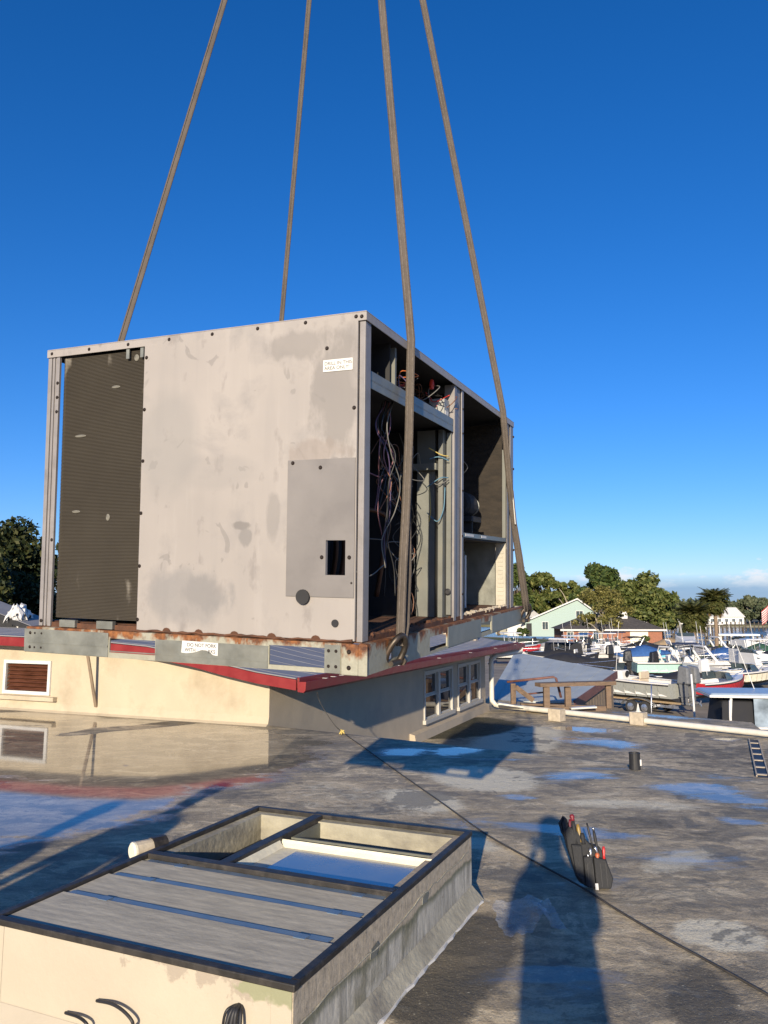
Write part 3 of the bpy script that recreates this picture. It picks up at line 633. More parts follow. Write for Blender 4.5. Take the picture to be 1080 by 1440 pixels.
def build_skylight():
    t = empty('skylight_kerb', 'low rendered skylight kerb half covered by grey boards, black edged', 'skylight', matrix=SM)
    X, Y, H, w = SLX, SLY, SLH, .085; ht = H-.022
    box('side_wall', M_kside, t, .0, X, 0, w, -.6, ht)
    box('side_wall', M_kerb, t, .0, X, Y-w, Y, -.6, ht)
    box('front_wall', M_kfront, t, -.003, w, w, Y-w, -.6, ht); MB().box(-.004, .0-.001, 0.004, w-.001, -.05, ht).box(-.004, -.001, Y-w+.001, Y-.002, -.05, ht).build('front_corner', M_kfront, t)
    box('back_wall', M_kerb, t, X-w, X, w, Y-w, -.6, ht)
    # flared foot (cant) round the kerb
    c = MB(); q = .060; k = .085
    c.hexa([(-.0,-q,-.01),(X+q*.6,-q,-.01),(X,-.001,-.01),(0,-.001,-.01)], [(-.0,-q,.004),(X+q*.6,-q,.004),(X,-.001,k),(0,-.001,k)])
    c.hexa([(X+.001,0,-.01),(X+q,-q*.8,-.01),(X+q,Y,-.01),(X+.001,Y,-.01)], [(X+.001,0,k),(X+q,-q*.8,.004),(X+q,Y,.004),(X+.001,Y,k)])
    c.build('foot_flashing', M_kerb, t)
    c = MB(); c.hexa([(-q,-.05,-.01),(-.005,0,-.01),(-.005,Y,-.01),(-q,Y,-.01)], [(-q,-.05,.004),(-.005,0,k*.8),(-.005,Y,k*.8),(-q,Y,.004)]); c.build('front_flashing', M_kfront, t)
    # dark caulk bead along the foot
    pts = [(X*i/30, -q+.004+random.uniform(-.006,.006), .006) for i in range(31)]
    MB().tube(pts, [.005+random.uniform(0,.006) for _ in pts], 5).build('caulk_bead', M_white, t)
    # black frame bars
    b = .030
    for nm, a in (('frame_bar', (-.008, b, -.008, Y+.008)), ('frame_bar', (b, X+.005, -.006, b)), ('frame_bar', (b, X+.005, Y-b, Y+.006)), ('frame_bar', (X-b, X+.006, b, Y-b))):
        box(nm, M_tar, t, a[0], a[1], a[2], a[3], ht+.001, H+.004, bevel=.004)
    xd = .90; ym = .93
    box('frame_bar', M_tar, t, xd, xd+.055, b, Y-b, ht-.05, H+.006, bevel=.004)
    box('frame_bar', M_tar, t, xd+.055, X-b, ym, ym+.06, ht-.05, H+.003, bevel=.004)
    box('frame_bar', M_tar, t, 1.46, 1.53, b, ym, ht-.12, H-.040, bevel=.004)
    # inner metal sleeves of the two openings
    def sleeve(x0, x1, y0, y1, d, m):
        s = MB(); e = .012
        s.box(x0, x1, y0, y0+e, H-d, H-.03).box(x0, x1, y1-e, y1, H-d, H-.03).box(x0, x0+e, y0+e, y1-e, H-d, H-.03).box(x1-e, x1, y0+e, y1-e, H-d, H-.03); s.build('liner', m, t)
    sleeve(xd+.057, X-b-.002, ym+.062, Y-b-.002, .12, M_liner); sleeve(1.552, X-b-.002, b+.002, ym-.002, .12, M_liner)
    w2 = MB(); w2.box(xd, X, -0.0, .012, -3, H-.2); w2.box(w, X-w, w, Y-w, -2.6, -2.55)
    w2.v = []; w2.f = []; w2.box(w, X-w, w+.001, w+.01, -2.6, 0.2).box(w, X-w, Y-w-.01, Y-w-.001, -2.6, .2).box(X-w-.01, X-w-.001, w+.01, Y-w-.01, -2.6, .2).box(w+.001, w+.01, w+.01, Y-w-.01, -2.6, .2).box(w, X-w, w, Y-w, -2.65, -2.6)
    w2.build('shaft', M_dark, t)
    # lapped boards, each near board riding on the next: their edges cast the thin shadows
    xs = [.038, .335, .610, .855]
    for k in range(3):
        x0, x1 = xs[k]-.0, xs[k+1]+(.012 if k < 2 else -.002); zt = H-.004-.005*k
        bb = MB(); bb.hexa([(x0,b+.004,zt-.016),(x1,b+.004,zt-.016),(x1,Y-b-.004,zt-.016),(x0,Y-b-.004,zt-.016)], [(x0,b+.004,zt-.004),(x1,b+.004,zt),(x1,Y-b-.004,zt),(x0,Y-b-.004,zt-.004)])
        bb.build('cover_board', M_board, t, bevel=.002)
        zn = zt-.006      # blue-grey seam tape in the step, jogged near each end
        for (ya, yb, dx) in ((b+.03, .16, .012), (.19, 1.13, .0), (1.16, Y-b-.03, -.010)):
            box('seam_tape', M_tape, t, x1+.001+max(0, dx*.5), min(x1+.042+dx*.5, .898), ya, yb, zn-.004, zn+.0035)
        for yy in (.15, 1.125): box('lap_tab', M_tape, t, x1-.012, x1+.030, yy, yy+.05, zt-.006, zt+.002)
    # cream lid sunk between the bars
    pz_ = H-.05; l = MB(); x0, x1, y0, y1 = xd+.057, 1.458, b+.002, ym-.002; r = .028
    l.box(x0, x1, y0, y1, pz_-.02, pz_)
    lid = l.build('lid', M_cream, t)
    gp = MB().box(x0+.02, x1-.075, y0+.07, y1-.13, pz_+.001, pz_+.006).build('pane', M_pane, lid, bevel=.004); gp['label'] = 'glossy pane reflecting blue sky'
    MB().hexa([(x1-r,y0,pz_+.001),(x1,y0,pz_+.001),(x1,y1,pz_+.001),(x1-r,y1,pz_+.001)], [(x1-r+.018,y0,pz_+.02),(x1,y0,pz_+.035),(x1,y1,pz_+.035),(x1-r+.018,y1,pz_+.02)]).build('lid_rim', M_cream, lid)
    MB().hexa([(x0,y1-r,pz_+.001),(x1-r,y1-r,pz_+.001),(x1-r,y1,pz_+.001),(x0,y1,pz_+.001)], [(x0,y1-r+.018,pz_+.02),(x1-r,y1-r+.018,pz_+.02),(x1-r,y1,pz_+.035),(x0,y1,pz_+.035)]).build('lid_rim', M_cream, lid)
    MB().hexa([(x0,y0,pz_+.001),(x1-r,y0,pz_+.001),(x1-r,y0+r,pz_+.001),(x0,y0+r,pz_+.001)], [(x0,y0,pz_+.035),(x1-r,y0,pz_+.035),(x1-r,y0+r-.018,pz_+.02),(x0,y0+r-.018,pz_+.02)]).build('lid_rim', M_cream, lid)
    # patches of torn flashing on the long side
    for (x, z, l_, hgt) in ((.60,.24,.09,.045),(1.18,.255,.09,.04)):
        MB().prism([(x,-.001,z-hgt/2),(x+l_*.7,-.001,z-hgt/2-.008),(x+l_,-.001,z+hgt*.1),(x+l_*.8,-.001,z+hgt/2),(x+.01,-.001,z+hgt/2-.01)], (0,-.002,0)).build('patch', M_galv, t)
    pts = [(.02+i*.062, -.003, .22+.03*math.sin(i*.4)*.3+.012*random.random()+.0022*i) for i in range(31)]
    MB().tube(pts, .003, 5).build('membrane_edge', M_kerb, t)
build_skylight()

# cable bundle over the kerb, loose cables below, capped pipe stub
def cable(name, pts, r, label, m=M_black, cat='cable', n=6, group=None):
    o = MB().tube(pts, r, n).build(name, m, smooth=True); return tag(o, label, cat, group)
def arc(pts, n=24):                         # Catmull-Rom
    P = [Vector(p) for p in pts]; P = [P[0]*2-P[1]]+P+[P[-1]*2-P[-2]]; out = []
    for i in range(1, len(P)-2):
        for k in range(n):
            t = k/n; a, b, c, d = P[i-1], P[i], P[i+1], P[i+2]
            out.append(.5*((2*b)+(c-a)*t+(2*a-5*b+4*c-d)*t*t+(3*b-a-3*c+d)*t*t*t))
    out.append(P[-2]); return out
def sk(x, y, z): return SM @ Vector((x, y, z))
bund = empty('cable_bundle', 'bunch of black cables poking out below the skylight frame corner', 'cable', loc=sk(-.02, .2, .25))
o_ = sk(-.02, .2, .25)
for k, (dx, dy, w_) in enumerate(((0,0,.009),(.01,.012,.007),(-.012,-.01,.008),(-.03,.03,.005),(.006,-.03,.006))):
    MB().tube([p-o_ for p in arc([sk(.0,.21+dy*.3,.27), sk(-.035,.212+dy,.255), sk(-.05-dx,.22+dy*1.6,.16), sk(-.055-dx*2,.235+dy*2.2,.0+.02), sk(-.12,.25+dy*2.5,.012)], 8)], w_, 6).build('strand', M_black, bund, smooth=True)
def kf(px, py, off=.012):      # a point just in front of the kerb's cream face
    r = ray(px, py); o = SA-SE1*(off+.005); return EYE+r*((o-EYE).dot(SE1)/r.dot(SE1))
cable('loose_cable', arc([kf(136,1407), kf(158,1412,.03), kf(176,1424,.04), kf(187,1440,.04), kf(178,1452,.02)], 8), .006, 'short curled black cable lying at the foot of the cream kerb', group='loose cables')
cable('loose_cable', arc([kf(92,1424), kf(110,1430,.03), kf(122,1440,.04), kf(127,1455,.02)], 8), .006, 'stubby black cable end lying at the foot of the cream kerb', group='loose cables')
def stub():
    b = sk(1.02, SLY+.075, .0); t = empty('pipe_stub', 'short pale capped pipe stub wrapped in black beside the skylight', 'pipe', loc=(b.x, b.y, 0.0))
    ax = -(SE1*.8+SE2*-.35).normalized(); c0 = Vector((0,0,.355)); d = ax.normalized()
    MB().box(-.03,.03,-.03,.03,0.002,.33).build('bracket', M_dark, t)
    MB().tube([c0-d*.10, c0-d*.02], .052, 12).build('wrap', M_tar, t); MB().tube([c0-d*.02, c0+d*.07], .046, 14).build('sleeve', M_conc, t, smooth=False)
    MB().lathe([(.047,0),(.047,.012),(.036,.02)], 14).build('cap', M_cream, t, loc=c0+d*.07).rotation_euler = d.to_track_quat('Z','Y').to_euler()
stub()

# ------------------------------------------------------------------ the rooftop air-conditioning unit hanging in the slings
UR = ((0.92524, 0.379272, 0.009192), (-0.377915, 0.923517, -0.065548), (-0.03335, 0.057174, 0.997807)); UT = (-0.073444, 2.636231, 1.496054)
UM = Matrix([[*UR[i], UT[i]] for i in range(3)] + [[0, 0, 0, 1]])
UW, UD, UH = 1.4466, 2.2804, 1.144
WIRE = {k: mat('wire_'+k, c, .5, var=.1) for k, c in dict(pink=(.26,.12,.14), black=(.02,.02,.02), white=(.16,.155,.14), red=(.5,.04,.03), orange=(.6,.16,.04), blue=(.1,.22,.3), yellow=(.55,.42,.12), brown=(.2,.09,.05), violet=(.10,.07,.14)).items()}
M_board2 = mat('control_board', (.05,.06,.05), .5); M_neon = mat('red_plastic', (.75,.06,.03), .35); M_ceram = mat('contactor', (.3,.31,.3), .5)
def build_unit():
    u = empty('rooftop_air_conditioner', 'large stripped beige rooftop air conditioner hanging in lifting slings', 'air conditioner', matrix=UM)
    W, D, H = UW, UD, UH
    # ---- top panel with folded lip
    m = MB(); lip = .034
    m.box(-W-.006, .006, -.008, D+.006, H-.004, H)
    m.box(-W-.006, .006, -.008, -.005, H-lip, H-.004).box(.003, .006, -.005, D+.003, H-lip, H-.004).box(-W-.006, -W-.003, -.005, D+.003, H-lip, H-.004).box(-W-.003, .003, D+.003, D+.006, H-lip, H-.004)
    top = m.build('top_panel', M_panel, u, bevel=.002)
    box('bottom_pan', M_rustd, u, -W+.002, -.002, .002, D-.002, -.004, .016)
    # ---- corner posts (folded channels)
    def chan(name, x0, x1, y0, y1, mt=M_post):
        c = MB(); c.box(x0, x1, y0, y1, 0, H-.006); return c.build(name, mt, u, bevel=.003)
    p = MB(); p.box(-W, -W+.062, .002, .006, 0, H-.006)           # left front post: stepped face
    p.box(-W+.0, -W+.018, -.005, .002, 0, H-.036).box(-W+.026, -W+.034, -.004, .002, 0, H-.036).box(-W+.046, -W+.062, -.006, .002, 0, H-.036).box(-W, -W+.004, .006, .05, 0, H-.006)
    p.build('corner_post', M_post, u, bevel=.001)
    p = MB(); p.box(-.022, .0, -.001, .004, 0, H-.006).box(-.004, .0, .004, .05, 0, H-.006); p.build('corner_post', M_post, u, bevel=.002)
    p = MB(); p.box(-.004, .0, D-.16, D-.12, 0, H-.006).box(-.010, -.006, D-.12, D-.08, 0, H-.006).box(-.003, .002, D-.08, D, 0, H-.006).box(-.05, -.004, D-.004, D, 0, H-.006); p.build('corner_post', M_post, u, bevel=.002)
    chan('corner_post', -W, -W+.05, D-.05, D)
    box('blower_ceiling', M_dark, u, -.6, -.014, 1.204, D-.165, .388, .3955); box('filter_back', M_dark, u, -.56, -.55, 1.2, D-.17, .018, .388)
    p = MB(); p.box(-.05, .0, 1.05, 1.056, .0, H-.03).box(-.05, .0, 1.196, 1.202, .0, H-.03).box(-.006, 0, 1.056, 1.085, 0, H-.03).box(-.012, -.006, 1.085, 1.165, 0, H-.03).box(-.004, .002, 1.165, 1.196, 0, H-.03)
    p.build('centre_post', M_post, u, bevel=.0015)
    # ---- condenser coil: rows of real fins, bending round the left corner
    c = MB(); n = 190; z0, z1 = .035, 1.105; pr = []
    for k in range(n+1):
        z = z0+(z1-z0)*k/n; pr.append((z, 0)); 
        if k < n: pr.append((z+(z1-z0)/n*.42, .0035)); pr.append((z+(z1-z0)/n*.58, .0035))
    path = [(-.925, .010)]+[(-1.360, .010)]+[(-1.360-.022*math.sin(a), .010+.022*(1-math.cos(a))) for a in np.linspace(.15, math.pi/2, 7)]+[(-1.382, .9)]
    kk = len(pr); vs = []
    for i, (x, y) in enumerate(path):
        a = path[max(0, i-1)]; b = path[min(len(path)-1, i+1)]; d = Vector((b[0]-a[0], b[1]-a[1], 0)).normalized(); nn = Vector((d.y, -d.x, 0))
        if nn.y > 0 and i < 3: nn = -nn
        if i == 0: n0 = nn
        for z, o in pr: vs.append((x-nn.x*o, y-nn.y*o, z))
    fs = [(i*kk+j, i*kk+j+1, (i+1)*kk+j+1, (i+1)*kk+j) for i in range(len(path)-1) for j in range(kk-1)]
    c.add(vs, fs); c.box(-.95, -1.31, .03, .032, z0, z1)
    coil = c.build('condenser_coil', M_coil, u)
    box('coil_bracket', M_galv, coil, -1.14, -1.06, -.012, .006, .0, .03); box('coil_bracket', M_galv, coil, -1.33, -1.25, -.012, .006, .0, .028)
    M_dent = mat('bent_fins', (.17,.16,.13), .6, .1, var=.4, scale=40)
    for x, z, w_ in ((-1.10,.965,1.1),(-1.275,.775,1.5),(-1.285,.465,1.1),(-1.12,.44,.5),(-1.0,1.075,.6)):
        MB().lathe([(.003,.0),(.016,.003),(.02,.006)], 10, axis='y').build('fin_dent', M_dent, coil, loc=(x, .0075, z)).scale = (w_, .5, .3 if w_ > .7 else .7)
    for k in range(2): box('coil_clip', M_galv, coil, -1.04+.07*k, -1.025+.07*k, -.004, .0, 1.07, 1.108)
    # ---- big side panel with square opening and access plate
    m = MB(); X0, X1, Z0, Z1 = -.942, -.024, .004, 1.110; hx0, hx1, hz0, hz1 = -.135, -.060, .226, .346; y0, y1 = -.012, -.002
    m.box(X0, hx0, y0, y1, Z0, Z1).box(hx1, X1, y0, y1, Z0, Z1).box(hx0, hx1, y0, y1, Z0, hz0).box(hx0, hx1, y0, y1, hz1, Z1)
    sp = m.build('side_panel', M_panel, u)
    m = MB(); ax0, ax1, az0, az1 = -.290, -.027, .150, .630; y0, y1 = -.0165, -.0125
    m.box(ax0, hx0, y0, y1, az0, az1).box(hx1, ax1, y0, y1, az0, az1).box(hx0, hx1, y0, y1, az0, hz0).box(hx0, hx1, y0, y1, hz1, az1)
    ap = m.build('access_plate', M_panel2, u); ap['label'] = 'darker grey access plate with a square cut-out'
    MB().lathe([(.026,0),(.026,.006),(.022,.009),(.018,.006),(.012,.008)], 18, axis='y').build('knockout_plug', M_dark, u, loc=(-.219, -.026, .149)).rotation_euler = (0,0,0)
    MB().lathe([(.013,0),(.013,.004),(.009,.006)], 14, axis='y').build('round_hole', M_black, u, loc=(-.096, -.0185, .062))
    sc = MB().lathe([(.0075,.004),(.0075,.0015),(.004,-.002)], 8, axis='y').build('screw', M_screw, u, loc=(-.932, -.0145, 1.063))
    for x, z, y in [(-.935,.857,-.0145),(-.935,.655,-.0145),(-.937,.452,-.0145),(-.937,.248,-.0145),(-.939,.043,-.0145),(-.035,.804,-.0145),(-.143,1.023,-.0145),(-.036,.2,-.0145),(-.15,.287,-.0185),(-.045,.287,-.0185),(-.27,.62,-.0185),(-.16,.6,-.0185)]+[(-W+.02+i*.199, H-.018, -.0095) for i in range(8)]+[(-.012, H-.02, -.0095)]+[(-W+.055,1.0-.06*i,-.008) for i in range(3)]+[(-W+.054,.35,-.008),(-W+.012,.02,-.008)]:
        inst(sc, u, (x, y, z))
    for y in (D-.01,):
        for z in (.35,.6,.85,1.05): inst(sc, u, (.008, y, z), rot=(0,0,R(90)))
    for z in (.12,.4,.62,.9,1.02): inst(sc, u, (.004, 1.18, z), rot=(0,0,R(90)), scale=(.8,.8,.8))
    # ---- warning sticker
    lab = box('sticker', M_label, u, -.156, -.042, -.0148, -.0126, .938, .980); lab['label'] = 'white sticker reading DRILL IN THIS AREA ONLY!'
    for k, s in enumerate(('DRILL IN THIS', 'AREA ONLY!')):
        text_mesh('lettering', s, .0172, M_ink2, lab, Matrix.Translation((-.151, -.0152, .961-.0165*k)) @ Matrix.Rotation(math.pi/2, 4, 'X'))
    # ---- base rails: near (left face) rail with two fork slots
    r = MB(); y0, y1 = -.030, -.024; zt, zb = -.004, -.106
    r.box(-1.49, -1.055, y0, y1, zb, zt); r.box(-1.055, -.838, y0, y1, zb, -.086).box(-1.055, -.838, y0, y1, -.032, zt); r.box(-.838, -.344, y0, y1, zb, zt).box(-.344, -.126, y0, y1, zb, -.090).box(-.344, -.126, y0, y1, -.022, zt); r.box(-.126, -.064, y0, y1, zb, zt)
    r.box(-1.49, -.064, y1, .04, zb, zb+.004); r.box(-1.49, -.03, y1, .0, -.005, -.0035)
    rail = r.build('base_rail', M_rust, u)
    box('rail_plate', M_galv, rail, -1.492, -1.06, -.034, -.0305, -.104, -.012, bevel=.001); box('rail_bead', M_galv, rail, -1.47, -1.06, -.0365, -.0345, -.066, -.060)
    box('rail_plate', M_winsul if False else M_galv, rail, -.126, -.066, -.034, -.0305, -.105, -.010, bevel=.001)
    for x in (-1.46,-1.40,-1.435): 
        for z in (-.028,-.085): inst(sc, rail, (x, -.036, z), scale=(.9,.9,.9) if x == -1.46 else (.6,.6,.6))
    for x in (-.110,-.082):
        for z in (-.03,-.082): inst(sc, rail, (x, -.036, z), scale=(.8,.8,.8))
    box('rail_plate', M_galv, rail, -.834, -.348, -.033, -.0305, -.104, -.026)
    # torn sticker on the rail
    st = MB().prism([(-.712,-.0332,-.024),(-.555,-.0332,-.026),(-.556,-.0332,-.072),(-.575,-.0332,-.070),(-.603,-.0332,-.055),(-.625,-.0332,-.054),(-.655,-.0332,-.064),(-.690,-.0332,-.069),(-.715,-.0332,-.068)], (0,-.0012,0)).build('sticker', M_label, rail)
    st['label'] = 'torn white sticker on the base rail'
    for k, (s, x, z) in enumerate((('DO NOT FORK', -.690, -.044), ('WITH', -.700, -.0625), ('RKS', -.598, -.0645))): text_mesh('lettering', s, .0185, M_ink, st, Matrix.Translation((x, -.0348, z)) @ Matrix.Rotation(math.pi/2, 4, 'X'))
    box('rail_bead', M_galv, rail, -1.05, -.35, -.0345, -.0335, -.082, -.078)
    # rust tabs biting into the panel foot
    for x in (-.80,-.655,-.50,-.345,-.17): MB().lathe([(.018,0),(.016,.002),(.006,.003)], 10, axis='y').build('rust_tab', M_rustd, u, loc=(x, -.0152, .004)).scale = (1, 1, .8)
    m = MB(); pts = [(-.96+.93*i/40, -.0175, .002+random.uniform(-.004,.004)) for i in range(41)]
    m.tube(pts, [.003+random.random()*.004 for _ in pts], 5); m.build('rust_seam', M_rustd, u)
    # corner gusset + right rail with slots
    g = MB(); g.box(-.062, .0, -.036, -.024, -.108, -.004); g.box(.0, .034, -.036, -.03, -.108, -.004); gp = g.build('corner_gusset', M_rust, u, bevel=.004)
    for z in (-.03,-.083): inst(sc, gp, (-.033, -.038, z), scale=(1.1,1,1.1))
    r = MB(); x0, x1 = .024, .030; e = 2.50
    for a, b, zl, zh in ((-.03,.145,zb,zt),(.145,.205,zb,-.075),(.145,.205,-.035,zt),(.205,.62,zb,zt),(.62,.855,zb,-.095),(.62,.855,-.035,zt),(.855,1.415,zb,zt),(1.415,1.63,zb,-.085),(1.415,1.63,-.035,zt),(1.63,e,zb,zt)): r.box(x0, x1, a, b, zl, zh)
    r.box(-.04, x0, -.03, e, zb, zb+.004); r.box(-.002, x0, -.024, e, -.006, -.003)
    rr = r.build('base_rail', M_rust, u)
    for z in (-.04,-.07): box('rail_bead', M_galv, rr, .0305, .0325, .87, 1.40, z, z+.004); box('rail_bead', M_galv, rr, .0305, .0325, 1.64, 2.48, z, z+.004)
    box('rail_plate', M_galv, rr, .0305, .033, .86, 1.41, -.1, -.012); box('rail_plate', M_galv, rr, .0305, .033, 1.635, 2.495, -.1, -.012)
    # rails on the hidden sides, with the same slots
    r = MB()
    for a, b, zl, zh in ((-1.49,-1.055,zb,zt),(-1.055,-.838,-.02,zt),(-.838,-.344,zb,zt),(-.344,-.126,-.02,zt),(-.126,0.03,zb,zt)): r.box(a, b, e-.006, e, zl, zh)
    r.build('base_rail', M_galv, u)
    r = MB()
    for a, b, zl, zh in ((-.03,.62,zb,zt),(.62,.855,-.02,zt),(.855,1.415,zb,zt),(1.415,1.63,-.02,zt),(1.63,e,zb,zt)): r.box(-1.49, -1.484, a, b, zl, zh)
    r.build('base_rail', M_galv, u)
    # ---- closed far sides
    box('back_panel', M_panel, u, -W, -W+.004, .95, D-.05, .004, H-.04)
    box('end_panel', M_panel, u, -W+.05, -.05, D-.006, D-.002, .004, H-.04)
    # ---- inside: shelf, partitions; dark walls and sheets carry painted-in shade
    s = MB(); s.box(-.50, -.004, .052, 1.045, .912, .916).box(-.008, -.004, .052, 1.045, .916, .948).box(-.006, -.004, .052, 1.045, .885, .912); s.build('control_shelf', M_galv, u, bevel=.001)
    box('control_back', M_dark, u, -.36, -.352, .30, 1.045, .917, H-.01); box('control_side', M_dark, u, -.352, -.03, .30, .306, .917, H-.03); box('control_side_flange', M_galvd, u, -.05, -.02, .33, .345, .917, H-.04)
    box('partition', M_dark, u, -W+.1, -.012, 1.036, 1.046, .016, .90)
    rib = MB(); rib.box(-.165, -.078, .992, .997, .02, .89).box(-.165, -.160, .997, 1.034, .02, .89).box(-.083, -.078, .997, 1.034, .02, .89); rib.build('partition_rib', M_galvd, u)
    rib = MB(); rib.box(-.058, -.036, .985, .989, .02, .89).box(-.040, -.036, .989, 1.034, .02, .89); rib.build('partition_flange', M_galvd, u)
    box('partition_strip', M_galvd, u, -.030, -.008, 1.024, 1.034, .03, .88); box('partition', M_dark, u, -.42, -.20, .93, .935, .02, .70); box('top_shade_sheet', M_dark, u, -W+.01, -.012, .012, D-.01, H-.012, H-.006); box('floor_liner', M_rustd, u, -W+.01, -.03, .02, 1.03, .017, .019)
    box('near_shade_sheet', M_dark, u, -.9, -.2, .0045, .0085, .02, H-.02); box('shade_divider', M_dark, u, -.42, -.41, .01, .93, .016, .90); box('shelf_shade_sheet', M_dark, u, -.5, -.012, .055, 1.04, .906, .910)  # dark sheets added to paint the cabinet's inner shade
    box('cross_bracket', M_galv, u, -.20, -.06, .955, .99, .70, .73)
    box('shade_divider', M_dark, u, -.80, -.79, .01, 1.034, .016, .90); box('shade_divider', M_dark, u, -.79, -.2, .012, .016, .016, 1.1)
    MB().lathe([(.007,0),(.012,.004)], 10, axis='y').build('grommet', M_black, u, loc=(-.022, 1.018, .135)).scale = (1.4,1,1.4)
    # compressors, fan shroud and pipework glimpsed in the dark
    for (x, y) in ((-.42,.32),(-.45,.68)):
        MB().lathe([(.10,.02),(.115,.06),(.115,.34),(.10,.39),(.06,.41),(.02,.42)], 20, c=(x, y, 0)).build('compressor', M_dark, u, smooth=True)
    MB().lathe([(.24,.63),(.25,.65),(.22,.68),(.10,.715),(.02,.725)], 28, c=(-.46,.46,0)).build('fan_shroud', M_galvd, u, smooth=False)
    MB().lathe([(.05,.55),(.05,.66)], 14, c=(-.46,.46,0)).build('fan_motor', M_dark, u)
    for k in range(7):
        a = Vector((-.42+random.uniform(-.1,.1), .35+.05*k, .42)); q = [a, a+Vector((.05,.02,.08)), a+Vector((.12,.05+.02*k,.05)), a+Vector((.14,.08,-.1)), a+Vector((.10,.1,-.3))]
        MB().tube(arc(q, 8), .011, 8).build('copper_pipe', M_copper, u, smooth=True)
    # ---- wiring
    def wire(k, pts, r=.0035): MB().tube(arc(pts, 8), r*.72, 5).build('wire', WIRE[k], u, smooth=True)
    rd = random.Random(3)
    for k in range(9):      # harness hanging behind the near sling
        y = .33+.035*rd.random(); x = -.05-.05*rd.random(); c_ = ['pink','pink','violet','black','black','pink','white','black','brown'][k]
        wire(c_, [(x,y+.04,.91)]+[(x+rd.uniform(-.03,.03), y+rd.uniform(-.05,.06), .91-.11*(j+1)) for j in range(4+k % 4)])
    for k in range(16):      # tangled dark leads down the partition
        x = -.19-.05*rd.random(); c_ = ['black','white','black','brown','white'][k % 5]; zs = rd.uniform(.3,.9)
        wire(c_, [(x+rd.uniform(-.035,.05), .955+rd.uniform(-.05,.02), max(.03, zs-.085*j)) for j in range(6+k % 4)], .003)
    for k in range(12):
        y = rd.uniform(.4,.9); z = rd.uniform(.2,.75); wire(['black','white','brown'][k % 3], [(-.14+rd.uniform(-.05,.05), y+.06*math.sin(2.1*j), z+.07*math.cos(1.7*j+k)) for j in range(5)], .003)
    for c_, p in (('pink', [(-.3,.1,.60),(-.16,.22,.63),(-.08,.33,.60)]), ('white', [(-.35,.15,.40),(-.2,.3,.37),(-.1,.4,.36)]), ('white', [(-.12,.12,.26),(-.07,.2,.22),(-.06,.33,.26)]), ('yellow', [(-.09,.94,.80),(-.04,.97,.77),(-.012,1.0,.765)]), ('blue', [(-.09,.95,.75),(-.05,.97,.76),(-.012,1.0,.745)]), ('blue', [(-.1,.95,.62),(-.04,.96,.66),(-.014,1.0,.665)]), ('blue', [(-.10,.95,.5),(-.05,.95,.46),(-.03,.98,.52),(-.03,1.0,.62)]), ('white', [(-.09,.95,.65),(-.05,.96,.63),(-.012,1.0,.655)]), ('yellow', [(-.09,.95,.62),(-.08,.94,.52),(-.09,.95,.46)]), ('black', [(-.012,1.19,.78),(.012,1.23,.74),(-.01,1.21,.70)])): wire(c_, p)
    # control compartment: boards, contactors, tangled leads
    box('control_board', M_board2, u, -.348, -.336, .42, .72, .93, 1.09); box('control_board', M_board2, u, -.348, -.336, .76, 1.0, .93, 1.08)
    for k in range(7): box('contactor', M_ceram if k % 2 else M_dark, u, -.335, -.26, .40+.085*k, .45+.085*k, .918, .965+.02*(k % 3))
    box('transformer', M_ceram, u, -.09, -.02, .955, 1.025, .95, 1.03); box('transformer_label', M_label, u, -.0195, -.018, .965, 1.01, .952, .975)
    for k in range(46):
        a = Vector((rd.uniform(-.26,-.03), rd.uniform(.38,1.0), rd.uniform(.93,1.0))); c_ = ['orange','red','brown','black','black','orange','white','violet','brown'][k % 9]
        wire(c_, [a]+[a+Vector((rd.uniform(-.07,.07), rd.uniform(-.09,.09), rd.uniform(-.0,.09))) for _ in range(4)], .0032)
    MB().lathe([(.009,0),(.012,.02),(.009,.04),(.004,.045)], 10).build('indicator_lamp', M_neon, u, loc=(-.05,.86,1.055))
    for k in range(7): box('terminal', M_ceram, u, -.16, -.13, .285, .299, .94+.022*k, .955+.022*k)
    # ---- blower section (far half)
    s = MB(); s.box(-.6, -.004, 1.204, D-.162, .396, .400).box(-.010, -.004, 1.204, D-.162, .400, .418); s.build('blower_shelf', M_galv, u)
    for k in range(2): box('shelf_sticker', M_label, u, -.0038, -.0028, 1.25+.3*k, 1.40+.25*k, .402, .414)
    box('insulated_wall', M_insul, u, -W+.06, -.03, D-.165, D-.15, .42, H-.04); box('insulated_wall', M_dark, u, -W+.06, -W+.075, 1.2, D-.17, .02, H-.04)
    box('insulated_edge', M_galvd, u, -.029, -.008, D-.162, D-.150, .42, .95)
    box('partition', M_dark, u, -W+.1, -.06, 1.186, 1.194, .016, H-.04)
    # blower scroll and motor
    sc_ = []
    for k in range(30):
        a = 2*math.pi*k/30; rr_ = .20+.075*k/30; sc_.append((-.42+rr_*math.cos(a), 1.45, .74+rr_*math.sin(a)))
    MB().prism(sc_, (0, .28, 0)).build('blower_housing', M_dark, u); MB().lathe([(.14,0),(.14,.02),(.12,.03)], 20, c=(-.42,1.73,.74), axis='y').build('blower_inlet', M_dark, u)
    MB().lathe([(.05,0),(.07,.012),(.07,.15),(.05,.17),(.016,.18),(.016,.23)], 16, c=(-.18,1.72,.60), axis='y').build('blower_motor', M_dark, u, smooth=False)
    MB().lathe([(.055,0),(.055,.008),(.035,.01),(.035,.02),(.055,.022),(.055,.03)], 16, c=(-.18,1.93,.60), axis='y').build('pulley', M_galv, u)
    box('motor_mount', M_dark, u, -.25, -.10, 1.70, 1.90, .50, .53); box('motor_mount', M_dark, u, -.24, -.11, 1.74, 1.76, .42, .50)
